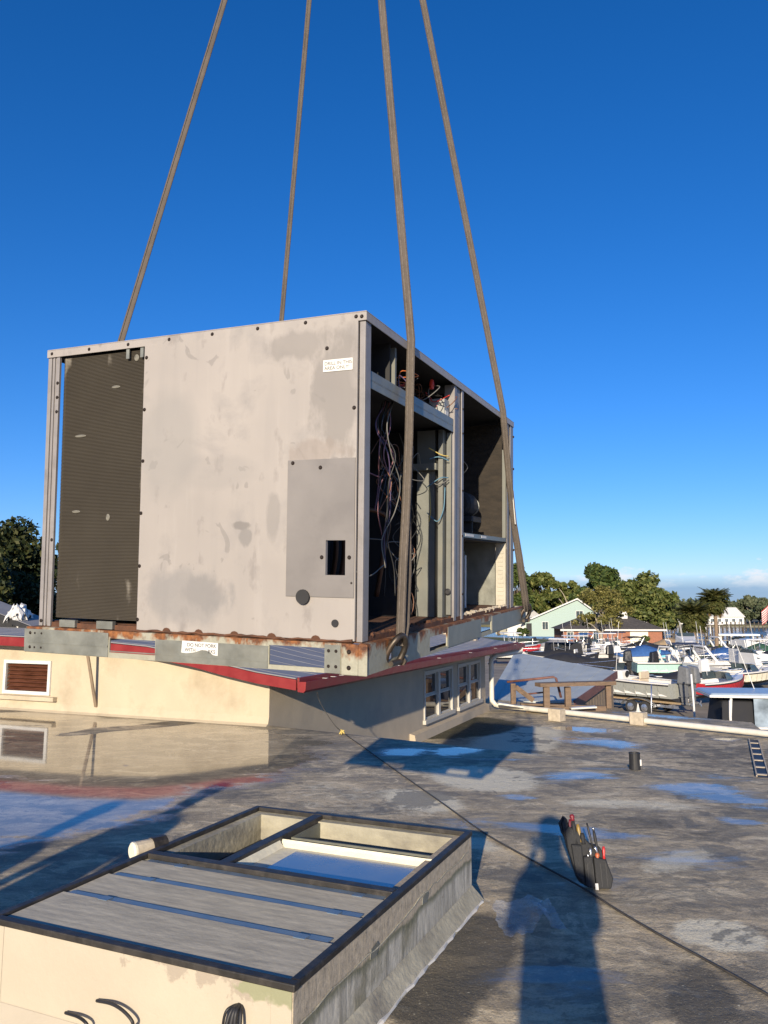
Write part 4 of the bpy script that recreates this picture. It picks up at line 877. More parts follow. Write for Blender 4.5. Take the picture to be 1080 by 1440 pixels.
    # lower filter bay
    box('filter_wall', M_galv, u, -.6, -.072, D-.165, D-.155, .018, .39); w_ = MB().box(-.068, -.008, D-.165, D-.152, .018, .39); fw = w_.build('filter_insulation', M_winsul, u)
    for k in range(12): box('insulation_tuft', M_winsul, fw, -.055+random.uniform(-.004,.004), -.022+random.uniform(-.006,.006), D-.1685, D-.165, .05+.025*k, .066+.025*k)
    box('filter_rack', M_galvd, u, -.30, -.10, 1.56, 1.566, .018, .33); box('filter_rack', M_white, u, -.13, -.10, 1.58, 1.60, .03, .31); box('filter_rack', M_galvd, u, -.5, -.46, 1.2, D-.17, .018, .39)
    m = MB(); pts = [(-.012+random.uniform(-.008,.008), 1.22+.9*i/70, .016+random.uniform(-.004,.006)) for i in range(71)]; m.tube(pts, [.004+random.random()*.008 for _ in pts], 6); m.build('torn_insulation', M_conc, u)
    m = MB(); pts = [(-.014+random.uniform(-.010,.008), .06+.96*i/80, .014+random.uniform(-.004,.006)) for i in range(81)]; m.tube(pts, [.003+random.random()*.008 for _ in pts], 6); m.build('rust_flakes', M_rustd, u)
    return u
unit = build_unit()

# ------------------------------------------------------------------ slings, shackles, hook
M_steel = mat('shackle_steel', (.10, .085, .07), .5, .8, var=.4, scale=20, dirt=(.2,.09,.04), dirt_amt=.5, dirt_scale=10)
HOOK = Vector((-.21945, 3.63223, 7.1))
def U(x, y, z): return UM @ Vector((x, y, z))
M_stitch = mat('sling_stitching', (.125, .105, .088), .9, var=.3, scale=60)
def ribbon(mb, pts, wd, w=.024, th=.16, n=10):
    P = []
    for a, b in zip(pts, pts[1:]):
        k = max(1, int((b-a).length/.12)); P += [a.lerp(b, i/k) for i in range(k)]
    P.append(pts[-1]); mb.tube(P, w, n, flat=th, wdir=wd); return mb
def sling(label, pts, wdirs, lower=None, wid=.0175):
    t = empty('lifting_sling', label, 'sling', loc=pts[0], group='slings lifting the air conditioner'); o = pts[0]
    m = MB(); ribbon(m, [p-o for p in pts], wdirs, wid, .3); m.build('webbing', M_strap, t, smooth=True)
    for sgn in (-1, 1):
        m = MB(); ribbon(m, [p-o+Vector((sgn*wid*.45,-.0062,0)) for p in pts], wdirs, .0028, .5, 5); m.build('stitching', M_stitch, t)
    m = MB(); q = [p-o+Vector(wdirs).normalized().cross(Vector((0,0,1)))*.0035 for p in pts]; 
    if lower:
        m = MB(); ribbon(m, [p-o for p in lower], wdirs, .018, .3); m.build('webbing', M_strap, t, smooth=True)
    return t
XD = Vector((UR[0][0], UR[1][0], UR[2][0])); YD = Vector((UR[0][1], UR[1][1], UR[2][1])); ZD = Vector((UR[0][2], UR[1][2], UR[2][2]))
wy = (.97, -.22, 0.)
top3 = U(.018,.404,UH+.006); top4 = U(.018,1.944,UH+.006)
sling('grey webbing sling crossing the open wiring side to the rusty rail', [HOOK+Vector((.03,-.03,-.12)), top3, U(.034,.345,.75), U(.040,.30,.45), U(.045,.262,.26), U(.052,.225,.02), U(.056,.215,-.03)], wy, [U(.030,.36,.72), U(.034,.325,.45), U(.044,.31,.24), U(.05,.275,.04), U(.056,.225,-.03)])
sling('grey webbing sling over the far edge of the open blower side', [HOOK+Vector((.05,.03,-.12)), top4, U(.034,2.03,.75), U(.04,2.13,.5), U(.048,2.22,.3), U(.06,2.33,.05), U(.06,2.37,-.03)], wy, [U(.038,2.13,.52), U(.05,2.25,.3), U(.06,2.36,.06), U(.064,2.40,-.02)], .019)
sling('grey webbing sling passing behind the condenser coil end', [HOOK+Vector((-.05,-.03,-.12)), U(-UW-.02,.39,UH+.006), U(-UW-.05,.3,.4), U(-UW-.06,.25,-.03)], (.95,-.3,0), None, .019)
sling('grey webbing sling passing behind the plain beige panel', [HOOK+Vector((-.03,.03,-.12)), U(-UW-.02,1.853,UH+.006), U(-UW-.05,2.1,.4), U(-UW-.06,2.3,-.03)], (.95,-.3,0), None, .0165)
tg = MB().prism([U(.045,2.055,.70), U(.045,2.085,.70), U(.051,2.135,.50), U(.051,2.105,.50)], XD*.004).build('sling_tag', M_label); tag(tg, 'narrow white tag hanging on the sling by the blower side', 'tag')
def shackle(p, label):
    t = empty('bow_shackle', label, 'shackle', loc=p, group='shackles on the base rails')
    x, y, z = XD, YD, ZD
    pts = [p+v-p for v in arc([x*-.035-y*.03+z*-.045, x*-.02-y*.036+z*.0, x*.005-y*.028+z*.04, x*.018+z*.055, x*.022+y*.026+z*.035, x*.012+y*.036-z*.005, x*-.01+y*.03-z*.05], 6)]
    MB().tube(pts, .0115, 8).build('bow', M_steel, t, smooth=True); MB().tube([x*.0-y*.058-z*.04, x*.0+y*.058-z*.04], .010, 8).build('pin', M_steel, t)
    MB().tube([y*.045-z*.04, y*.062-z*.04], .019, 6).build('nut', M_steel, t)
shackle(U(.052,.19,-.045), 'rusty bow shackle on the rail below the open wiring side')
shackle(U(.052,2.40,-.045), 'rusty bow shackle at the far end of the rail by the blower side')
shackle(U(-UW-.07,.25,-.045), 'bow shackle on the hidden rail behind the coil'); shackle(U(-UW-.07,2.3,-.045), 'bow shackle on the hidden rail behind the back panel')
def crane_hook():
    t = empty('crane_hook', 'steel crane hook and block above the slings', 'hook', loc=HOOK)
    MB().tube(arc([(0,0,.5),(0,0,.3),(0,.10,.12),(.0,.06,-.06),(0,-.06,-.10),(0,-.13,.0),(0,-.11,.07)], 6), .045, 10).build('hook', M_steel, t, smooth=True)
    MB().box(-.09,.09,-.2,.2,.5,1.0).build('block', M_red, t, bevel=.03); MB().tube([(0,-.1,1.0),(0,-.1,9)], .012, 6).build('cable', M_steel, t); MB().tube([(0,.1,1.0),(0,.1,9)], .012, 6).build('cable', M_steel, t)
    MB().tube([(.14*math.cos(a), .02*math.sin(a)-.03, -.10+.14*math.sin(a)*.5-.03) for a in np.linspace(0, 2*math.pi, 24)], .018, 8).build('ring', M_steel, t, smooth=True)
crane_hook()

# ------------------------------------------------------------------ small things on the roof
def HP(px, py, off):
    r = ray(px, py); o = HC+N2*off; return EYE+r*((o-EYE).dot(N2)/r.dot(N2))
M_rope = mat('dark_rope', (.05, .045, .04), .9, var=.3, scale=30)
tagl = [HP(446, 974, .72), HP(449, 985, .70)+Vector((0,0,0)), pz(459,1003,.22), pz(472,1021,.06), pz(486,1033,.012)]
tagl += [pz(x, y, .011) for x, y in ((510,1050),(560,1086),(620,1128),(680,1171),(745,1208),(815,1246),(870,1281),(930,1316),(1000,1354),(1080,1399),(1130,1428))]
cable('tag_line', arc(tagl, 8), .006, 'long thin dark rope lying across the roof from the gutter', M_rope, 'rope')
kn = empty('rope_knot', 'small yellow twist of cord tied round the dark rope', 'cord', loc=pz(481,1030,.03))
for k in range(4):
    a = k*1.5; MB().tube(arc([Vector((.035*math.cos(a), .02*math.sin(a), -.02)), Vector((.0,.01*k,.02)), Vector((-.035*math.cos(a+.8), .02, .0+.01*k))], 6), .009, 6).build('loop', WIRE['yellow'], kn, smooth=True)

def vent_stub():
    b = pz(893, 1082, 0); t = empty('vent_pipe', 'short black vent pipe stub standing on the roof', 'pipe', loc=(b.x, b.y, .002))
    MB().lathe([(.056,0),(.056,.012),(.054,.15),(.058,.152),(.058,.165),(.05,.165),(.048,.10)], 18).build('stub', M_black, t, smooth=False)
    MB().box(.030,.058,-.035,-.02,.04,.10).build('tape_scrap', M_white, t)
vent_stub()
def roof_slot():
    a = pz(1073, 1094, ZL); b = pz(1060, 1041, ZL); d = (b-a).normalized(); n = Vector((d.y, -d.x, 0)); z = Vector((0,0,1)); Lg = (b-a).length
    t = empty('roof_slot', 'narrow dark slot in the low roof crossed by white bars', 'slot', loc=a+Vector((0,0,.004)))
    MB().beam(z*.004+d*0, d*Lg+z*.004, .15, .006).build('slot_shade_plate', M_black, t)  # flat black plate painted as the slot's shaded depth
    for s in (-1, 1): MB().beam(n*.09*s+z*.02, n*.09*s+d*Lg+z*.02, .022, .015).build('side_rail', M_conc, t)
    for k in range(6): MB().beam(d*(Lg*(k+.3)/6)-n*.08+z*.014, d*(Lg*(k+.3)/6)+n*.08+z*.014, .09, .012).build('bar', M_conc, t)
roof_slot()
def tool_pouch():
    b = pz(843, 1251, 0.0); sc = b.y/FPX*1.03
    t = empty('tool_pouch', 'black tool pouch full of hand tools standing on the roof', 'tool pouch', loc=(b.x, b.y, .002))
    def P(px, py, dy=0.): return Vector(((px-843)*sc, dy+(1251-py)*sc*.28, (1251-py)*sc*.98))
    M_nyl = mat('black_nylon', (.016,.017,.019), .75, var=.3, scale=30, bmp=.3, bscale=90); M_grip = mat('dark_red_grip', (.16,.015,.025), .4); M_redg = mat('red_grip', (.5,.03,.03), .35); M_yel = mat('yellow_grip', (.24,.16,.04), .4); M_chr = mat('tool_steel', (.55,.55,.55), .25, .9); M_org = mat('orange_grip', (.45,.12,.05), .4)
    def slab(name, pts, y0, th, m, bev=.008): return MB().prism([P(x, y, y0) for x, y in pts], (0, th, 0)).build(name, m, t, bevel=bev)
    slab('back_panel', [(818,1244),(828,1250),(858,1250),(862,1238),(856,1212),(850,1203),(838,1200),(826,1186),(812,1178),(806,1184),(808,1205)], .02, .05, M_nyl)
    slab('side_flap', [(803,1176),(807,1168),(811,1170),(815,1200),(820,1238),(826,1249),(817,1241),(808,1205)], .035, .05, M_nyl)
    slab('front_pocket', [(826,1248),(838,1250),(838,1212),(826,1213)], -.012, .035, M_nyl); slab('front_pocket', [(838.6,1250),(858,1250),(862,1238),(855,1216),(839,1213)], -.016, .035, M_nyl); slab('front_pocket', [(815,1236),(826,1246),(826,1200),(812,1199)], .0, .03, M_nyl)
    MB().tube([P(x, y, .05) for x, y in ((811,1200),(803,1186),(801,1176),(806,1168),(811,1176),(809,1188))], .008, 6).build('belt_loop', M_nyl, t, smooth=True)
    def tool(name, a, b_, r, m, y=.02): A_, B_ = P(*a, y), P(*b_, y); return MB().tube([A_, A_.lerp(B_, .3), A_.lerp(B_, .55), A_.lerp(B_, .8), B_], [r*.75, r*.62, r*.85, r*.8, r*.55], 10).build(name, m, t, smooth=True)
    tool('screwdriver_handle', (820,1200), (818,1172), .016, M_nyl, .03); tool('screwdriver_cap', (818,1172), (817,1164), .018, M_grip, .03); tool('screwdriver_handle', (813,1185), (814,1170), .01, M_grip, .03)
    tool('screwdriver_handle', (826,1198), (824,1176), .015, M_yel, .03); tool('screwdriver_handle', (829,1200), (828,1186), .018, M_nyl, .02)
    tool('nut_driver', (841,1205), (836,1174), .008, M_black, .02); tool('nut_driver', (847,1210), (844,1183), .011, M_dark, .02); tool('driver_tip', (844,1183), (844,1179), .011, M_chr, .02)
    tool('plier_grip', (853,1216), (854,1201), .011, M_redg, .0); tool('plier_grip', (844,1216), (845,1209), .016, M_org, .0); tool('plier_jaw', (845,1209), (842,1201), .012, M_chr, .0); tool('plier_jaw', (836,1213), (836,1203), .012, M_chr, .0); tool('plier_jaw', (833,1216), (832,1210), .007, M_chr, .0)
    slab('maker_tag', [(837,1250.5),(841,1250.5),(841,1243),(837,1243)], -.021, .004, M_label, .001)
    for x in (829, 836, 846, 853): slab('pocket_seam', [(x,1247),(x+.8,1247),(x+.8,1220),(x,1220)], -.018, .003, M_black, 0)
tool_pouch()
def plastic_scrap():
    m, nt, b = newmat('clear_plastic'); b.inputs['Base Color'].default_value = (.8,.85,.9,1); b.inputs['Roughness'].default_value = .12; b.inputs['Alpha'].default_value = .2
    n = noise(nt, 12, 4); bump(nt, b, n, .8, .03)
    c = pz(742, 1294, 0.0); t = MB(); k = 12; vs = []; fs = []
    for i in range(k):
        for j in range(k):
            a, q = i/(k-1)-.5, j/(k-1)-.5; vs.append((a*.33+random.uniform(-.012,.012), q*.42+a*.08+random.uniform(-.012,.012), .012+abs(random.gauss(0,.012))+max(0,.09-abs(a-.15)*.5)*(.4 if q > 0 else 1)))
    for i in range(k-1):
        for j in range(k-1): fs.append((i*k+j, (i+1)*k+j, (i+1)*k+j+1, i*k+j+1))
    t.add(vs, fs); o = t.build('plastic_scrap', m, loc=(c.x, c.y, .0), smooth=True); tag(o, 'crumpled clear plastic scrap lying on the damp roof', 'plastic')
plastic_scrap()

# ------------------------------------------------------------------ people standing beside the camera (they throw the shadows)
M_skin = mat('skin', (.5, .3, .2), .55, var=.08); M_shirt = mat('work_shirt', (.05,.07,.12), .9, var=.15); M_hair = mat('dark_hair', (.03,.02,.015), .8); M_cap = mat('cap_cloth', (.06,.06,.06), .9)
def skin(name, verts, edges, rad, m, par):
    me = bpy.data.meshes.new(name); me.from_pydata(verts, edges, []); o = bpy.data.objects.new(name, me); COL.objects.link(o)
    o.modifiers.new('s', 'SKIN'); sub = o.modifiers.new('d', 'SUBSURF'); sub.levels = 2; sub.render_levels = 2
    for i, r in enumerate(rad):
        v = me.skin_vertices[0].data[i]; v.radius = r if isinstance(r, tuple) else (r, r); v.use_root = (i == 0)
    dg = bpy.context.evaluated_depsgraph_get(); me2 = bpy.data.meshes.new_from_object(o.evaluated_get(dg)); bpy.data.objects.remove(o)
    me2.materials.clear(); me2.materials.append(m); me2.polygons.foreach_set('use_smooth', [True]*len(me2.polygons))
    o = bpy.data.objects.new(name, me2); COL.objects.link(o); o.parent = par; return o
def person(label, loc, rz, h, arms, group):
    t = empty('person', label, 'person', loc=loc, rz=rz, group=group); s = h/1.78
    V = [(0,0,.95),(0,.0,1.12),(0,.0,1.3),(0,-.01,1.44),(0,.0,1.53),(0,.015,1.60),(0,.01,1.68),(0,0,1.75)]; E_ = [(i, i+1) for i in range(7)]
    Rd = [(.20,.14),(.19,.13),(.205,.135),(.15,.10),(.06,.06),(.075,.09),(.082,.10),(.06,.07)]
    for sx in (-1, 1):
        k = len(V); V += [(.10*sx,0,.88),(.12*sx,.01,.5),(.13*sx,-.02,.10),(.135*sx,-.02,.045),(.15*sx,.15,.035)]; E_ += [(0,k),(k,k+1),(k+1,k+2),(k+2,k+3),(k+3,k+4)]; Rd += [.095,.06,.042,.045,(.045,.03)]
        a = arms[0 if sx < 0 else 1]; k = len(V); V += [(.19*sx,0,1.42), a[0], a[1], a[2]]; E_ += [(3,k),(k,k+1),(k+1,k+2),(k+2,k+3)]; Rd += [.065,.045,.032,(.04,.02)]
    V = [tuple(c*s for c in v) for v in V]; Rd = [tuple(q*s for q in r) if isinstance(r, tuple) else r*s for r in Rd]
    skin('body', V, E_, Rd, M_shirt, t)
    for sx in (-1, 1):       # five fingers on each hand
        a = arms[0 if sx < 0 else 1]; w_, hnd = Vector(a[1])*s, Vector(a[2])*s; d = (hnd-w_).normalized(); side = d.cross(Vector((0,1,.3))).normalized()
        for k in range(5):
            o = hnd+side*(.018*(k-2))*s; dd = (d+side*(.12*(k-2) if k else -.9)).normalized(); ln = [.05,.075,.082,.077,.06][k]*s
            MB().tube([o, o+dd*ln*.5, o+dd*ln*.95+Vector((0,.02,0))*s], [.010*s,.009*s,.007*s], 6).build('finger', M_skin, t, smooth=True)
    MB().lathe([(.0,.0),(.09,.0),(.098,.03),(.09,.08),(.055,.115),(.01,.125)], 16).build('cap', M_cap, t, loc=(0,0,1.705*s), smooth=True)
    return t
down = [[(-.27,.0,1.15),(-.28,.06,.92),(-.28,.08,.82)], [(.27,.0,1.15),(.28,.06,.92),(.28,.08,.82)]]
photo_arms = [[(-.21,.12,1.18),(-.11,.20,1.44),(-.07,.24,1.54)], [(.21,.12,1.18),(.11,.20,1.44),(.07,.24,1.54)]]
person('person in dark work clothes and cap holding up a phone with both hands', (0, -.33, 0), 0, 1.78, photo_arms, None)
ph = MB().box(-.037,.037,-.05,-.041,1.52,1.675).build('phone', M_black, bevel=.004); tag(ph, 'black phone held upright by the person in a cap', 'phone')
SH = Vector((SUN.x, SUN.y, 0)).normalized(); KT = 1/math.tan(EL)
for (px, py, h, lab) in ((318, 1100, 1.80, 'person in dark work clothes standing with arms down left of the skylight'), (170, 1126, 1.76, 'person in dark work clothes standing behind the other worker')):
    tip = pz(px, py, 0); q = tip-SH*(h+.05)*KT; person(lab, (q.x, q.y, 0), .3, h, down, None)

# ------------------------------------------------------------------ boats
M_gel = mat('white_gelcoat', (.70, .69, .66), .25, var=.04, scale=1, dirt=(.6,.56,.48), dirt_amt=.3, dirt_scale=2)
M_mint = mat('mint_gelcoat', (.42, .66, .58), .25, var=.05); M_greyh = mat('grey_gelcoat', (.33, .34, .31), .3, var=.06); M_redh = mat('red_gelcoat', (.5, .03, .04), .3, var=.06); M_blackh = mat('black_bottom', (.03, .03, .035), .6, var=.2)
M_canvas = mat('black_canvas', (.016, .017, .022), .85, var=.25, scale=2); M_navy = mat('navy_canvas', (.02, .03, .07), .8, var=.2); M_cow = mat('grey_cowling', (.15, .155, .16), .3, var=.1); M_bcow = mat('black_cowling', (.02,.02,.022), .25)
M_beige = mat('beige_seat', (.58, .48, .34), .6, var=.08); M_alu = mat('aluminium_tube', (.7, .7, .7), .3, .9); M_tyre = mat('tyre', (.03, .03, .03), .85); M_bluet = mat('pale_blue_top', (.33, .42, .52), .35, var=.05); M_cyan = mat('cyan_plastic', (.2, .55, .65), .4); M_tan = mat('tan_canvas', (.3, .22, .13), .85)
M_clear = glass_mat('tinted_windscreen', (.05,.07,.08), .05)
def boat(name, label, loc, heading, Ln, Bm, hull, bottom=M_blackh, group=None, fb=1.0, kz=.0, motors=0, motor_mat=M_bcow, console=False, ttop=None, cover=None, bimini=None, cabin=False, arch=False, wind=False, seat=None, rods=False, cat='boat', deck=M_gel, trailer=False):
    lift = .55 if trailer else kz
    t = empty(name, label, cat, loc=loc, rz=heading, group=group)
    ns = 13; st = []
    for i in range(ns):
        u = i/(ns-1); b = Bm/2*(1-max(0, (u-.35)/.65)**2.3)*(.92+.08*min(1, u*4)); b = max(b, .03)
        kl = lift+.55*max(0, (u-.55)/.45)**2.2*fb; ch = lift+.32*fb+.35*max(0, (u-.4)/.6)**2*fb; sh = lift+fb+.32*fb*u**2
        st.append((u*Ln, b, kl, ch, sh))
    hm = MB(); bmm = MB()
    for i in range(ns-1):
        a, c = st[i], st[i+1]
        for s in (-1, 1):
            q = [(a[0], s*a[1]*.82, a[3]), (c[0], s*c[1]*.78, c[3]), (c[0]+.15*(i == ns-2), s*c[1], c[4]), (a[0], s*a[1], a[4])]
            hm.add(q, [(0,1,2,3) if s < 0 else (3,2,1,0)])
            q = [(a[0], 0, a[2]), (c[0], 0, c[2]), (c[0], s*c[1]*.78, c[3]), (a[0], s*a[1]*.82, a[3])]; bmm.add(q, [(0,1,2,3) if s < 0 else (3,2,1,0)])
    a = st[0]; hm.add([(0,-a[1]*.82,a[3]),(0,a[1]*.82,a[3]),(0,a[1],a[4]),(0,-a[1],a[4])], [(0,3,2,1)]); bmm.add([(0,0,a[2]),(0,a[1]*.82,a[3]),(0,-a[1]*.82,a[3])], [(0,1,2)])
    hm.build('hull', hull, t, smooth=True); bmm.build('bottom', bottom, t)
    gw = MB(); fl = MB(); fz = lift+.42*fb
    for i in range(ns-1):
        a, c = st[i], st[i+1]; wi = lambda q: max(0, q[1]-.2) if q[0] < Ln*.72 else 0.0
        for s in (-1, 1):
            gw.hexa([(a[0], s*a[1]*1.01, a[4]-.06), (c[0], s*c[1]*1.01, c[4]-.06), (c[0], s*wi(c), c[4]-.06), (a[0], s*wi(a), a[4]-.06)], [(a[0], s*a[1]*1.02, a[4]+.02), (c[0], s*c[1]*1.02, c[4]+.02), (c[0], s*wi(c), c[4]+.03), (a[0], s*wi(a), a[4]+.03)])
            if a[0] < Ln*.72: gw.add([(a[0], s*wi(a), a[4]), (c[0], s*wi(c), c[4]), (c[0], s*wi(c), fz), (a[0], s*wi(a), fz)], [(0,1,2,3)])
        fl.add([(a[0], -a[1]*.85, fz), (c[0], -c[1]*.85, fz), (c[0], c[1]*.85, fz), (a[0], a[1]*.85, fz)], [(0,1,2,3)])
    gw.build('gunwale', deck, t); fl.build('cockpit_floor', deck, t)
    sz = lift+fb; cx = Ln*.45
    for s_ in (-1, 1): MB().tube([(q_[0], s_*q_[1]*1.02, q_[4]-.08) for q_ in st], .035, 5).build('rub_rail', M_blackh if hull is not M_blackh else M_alu, t)
    if not cover and not cabin:
        for s_ in (-1, 1): MB().tube([(q_[0], s_*q_[1]*.96, q_[4]+(.04 if k_ == 0 else .34)) for k_, q_ in enumerate(st[6:])], .02, 5).build('bow_rail', M_alu, t)
        MB().tube([(cx, .5, sz+.3), (cx-.35, .55, sz+3.2)], .014, 5).build('antenna', M_gel, t)
    if cover: MB().box(Ln*.05, Ln*.10, -Bm*.3, Bm*.3, sz-.05, sz+.18).build('cleat_board', M_gel, t)
    if console:
        c = MB(); c.hexa([(cx-.5,-.42,fz),(cx+.6,-.42,fz),(cx+.6,.42,fz),(cx-.5,.42,fz)], [(cx-.25,-.38,fz+1.15),(cx+.3,-.36,fz+1.15),(cx+.3,.36,fz+1.15),(cx-.25,.38,fz+1.15)]); co = c.build('console', deck, t, bevel=.05)
        MB().hexa([(cx+.05,-.36,fz+1.152),(cx+.3,-.34,fz+1.152),(cx+.3,.34,fz+1.152),(cx+.05,.36,fz+1.152)], [(cx-.05,-.34,fz+1.55),(cx-.02,-.32,fz+1.55),(cx-.02,.32,fz+1.55),(cx-.05,.34,fz+1.55)]).build('windscreen', M_clear, co)
        MB().box(cx-1.5,cx-.95,-.45,.45,fz,fz+.75).build('leaning_post', seat or deck, t, bevel=.06); MB().box(cx-1.55,cx-1.42,-.45,.45,fz+.75,fz+1.15).build('seat_back', seat or deck, t, bevel=.05)
        MB().lathe([(.17,0),(.19,.015),(.17,.03)], 14, axis='x').build('steering_wheel', M_black, co, loc=(cx-.42,0,fz+.95)); MB().box(.35,.9,-Bm*.32,Bm*.32,fz,fz+.5).build('stern_seat', seat or deck, t, bevel=.05)
    if ttop:
        z = fz+2.05; tp = MB().hexa([(cx-1.3,-.95,z),(cx+.9,-.9,z),(cx+.9,.9,z),(cx-1.3,.95,z)], [(cx-1.2,-.85,z+.09),(cx+.8,-.8,z+.10),(cx+.8,.8,z+.10),(cx-1.2,.85,z+.09)]).build('t_top', ttop, t, bevel=.03)
        for sx in (-.75, .45):
            for s in (-1, 1): MB().tube([(cx+sx*.8,s*.5,fz),(cx+sx,s*.72,z)], .032, 6).build('t_top_post', M_alu, t)
        for s in (-1, 1): MB().tube([(cx-.6,s*.6,fz+1.1),(cx+.36,s*.6,fz+1.3)], .025, 6).build('t_top_brace', M_alu, t)
        if rods:
            for k in range(5): MB().tube([(cx-1.3,-.7+.35*k,z-.05),(cx-1.45,-.7+.35*k,z+.35)], .035, 6).build('rod_holder', M_gel, t)
    if wind:
        for s in (-1, 1): MB().prism([(cx,s*Bm*.38,sz+.06),(cx+.9,s*Bm*.28,sz+.1),(cx+.55,s*Bm*.25,sz+.52),(cx-.1,s*Bm*.36,sz+.5)], (0,s*.02,0)).build('windscreen', M_clear, t)
        MB().prism([(cx+.9,-Bm*.28,sz+.1),(cx+.9,Bm*.28,sz+.1),(cx+.55,Bm*.25,sz+.52),(cx+.55,-Bm*.25,sz+.52)], (.02,0,.0)).build('windscreen', M_clear, t)
    if cabin:
        c = MB(); x0, x1 = Ln*.42, Ln*.86; h_ = .62*fb
        c.hexa([(x0,-Bm*.4,sz),(x1,-Bm*.16,sz+.2),(x1,Bm*.16,sz+.2),(x0,Bm*.4,sz)], [(x0-.1,-Bm*.34,sz+h_+.35),(x1-.9,-Bm*.12,sz+h_*.5+.2),(x1-.9,Bm*.12,sz+h_*.5+.2),(x0-.1,Bm*.34,sz+h_+.35)]); cb = c.build('cabin', deck, t, bevel=.06)
        MB().hexa([(x0+.2,-Bm*.345,sz+h_*.62+.18),(x0+.9,-Bm*.26,sz+h_*.55+.2),(x0+.9,Bm*.26,sz+h_*.55+.2),(x0+.2,Bm*.345,sz+h_*.62+.18)], [(x0-.15,-Bm*.3,sz+h_+.62),(x0-.05,-Bm*.28,sz+h_+.62),(x0-.05,Bm*.28,sz+h_+.62),(x0-.15,Bm*.3,sz+h_+.62)]).build('windscreen', M_clear, cb)
        for s in (-1, 1): MB().prism([(x0+.6,s*Bm*.365,sz+.16),(x0+1.5,s*Bm*.30,sz+.24),(x0+1.4,s*Bm*.285,sz+.42),(x0+.5,s*Bm*.345,sz+.4)], (0,s*.03,0)).build('side_window', M_clear, cb)
        MB().tube(arc([(x1-.9,-Bm*.36,sz+.55),(Ln*.95,-Bm*.1,sz+.75),(Ln*1.0,0,sz+.8),(Ln*.95,Bm*.1,sz+.75),(x1-.9,Bm*.36,sz+.55)], 5), .022, 5).build('bow_rail', M_alu, t)
    if arch:
        for s in (-1, 1): MB().tube([(Ln*.18,s*Bm*.47,sz),(Ln*.10,s*Bm*.42,sz+.9),(Ln*.09,s*Bm*.3,sz+1.25)], [.1,.09,.07], 6, flat=.5).build('radar_arch', M_gel, t)
        MB().tube([(Ln*.09,-Bm*.3,sz+1.25),(Ln*.09,Bm*.3,sz+1.25)], .08, 6).build('radar_arch', M_gel, t)
    if cover:
        cv = MB(); rows = []
        for i in range(ns):
            q = st[i]; u = i/(ns-1); pk = .15+.75*math.exp(-((u-.42)/.22)**2)*fb
            rows.append([(q[0], -q[1]*1.05, q[4]-.12), (q[0], -q[1]*1.04, q[4]+.04), (q[0], -q[1]*.5, q[4]+pk*.75+random.uniform(-.03,.03)), (q[0], 0, q[4]+pk), (q[0], q[1]*.5, q[4]+pk*.75+random.uniform(-.03,.03)), (q[0], q[1]*1.04, q[4]+.04), (q[0], q[1]*1.05, q[4]-.12)])
        vs = [p for r_ in rows for p in r_]; k = 7
        cv.add(vs, [(i*k+j, (i+1)*k+j, (i+1)*k+j+1, i*k+j+1) for i in range(ns-1) for j in range(k-1)]+[tuple(range(k))]); cv.build('cover', cover, t, smooth=True)
    if bimini:
        bx = Ln*.3; z = sz+1.15; b_ = MB(); rows = []
        for i in range(5):
            u = i/4-.5
            for j in range(7):
                v = j/6-.5; rows.append((bx+u*1.8, v*Bm*.92, z+.18-.5*v*v-.35*u*u))
        b_.add(rows, [(i*7+j, (i+1)*7+j, (i+1)*7+j+1, i*7+j+1) for i in range(4) for j in range(6)]); bo = b_.build('bimini', bimini, t, smooth=True); mo = bo.modifiers.new('thick', 'SOLIDIFY'); mo.thickness = .04
        for s in (-1, 1):
            for dx in (-.75, .75): MB().tube([(bx,s*Bm*.46,sz),(bx+dx,s*Bm*.45,z+.02)], .018, 5).build('bimini_pole', M_alu, t)
    for k in range(motors):
        y = (k-(motors-1)/2)*.78; zz = sz+.05
        om = MB().hexa([(-.85,y-.27,zz-.05),(-.12,y-.27,zz-.05),(-.12,y+.27,zz-.05),(-.85,y+.27,zz-.05)], [(-.78,y-.2,zz+.82),(-.22,y-.2,zz+.92),(-.22,y+.2,zz+.92),(-.78,y+.2,zz+.82)]).build('outboard', motor_mat, t, bevel=.1)
        MB().hexa([(-.55,y-.09,zz-1.0),(-.3,y-.09,zz-1.0),(-.3,y+.09,zz-1.0),(-.55,y+.09,zz-1.0)], [(-.6,y-.14,zz+.05),(-.2,y-.14,zz+.05),(-.2,y+.14,zz+.05),(-.6,y+.14,zz+.05)]).build('leg', motor_mat, om)
        MB().box(-.65,-.2,y-.16,y+.16,zz-.72,zz-.68).build('plate', motor_mat, om); MB().lathe([(.03,-.82),(.09,-.7),(.09,-.35),(.03,-.2)], 10, c=(0,y,zz-1.08), axis='x').build('gearcase', motor_mat, om)
        for q in range(3):
            a_ = q*2.1; MB().beam((-.84,y,zz-1.08), (-.86,y+.17*math.cos(a_),zz-1.08+.17*math.sin(a_)), .10, .012, up=(1,0,0)).build('propeller_blade', M_alu, om)
    return t
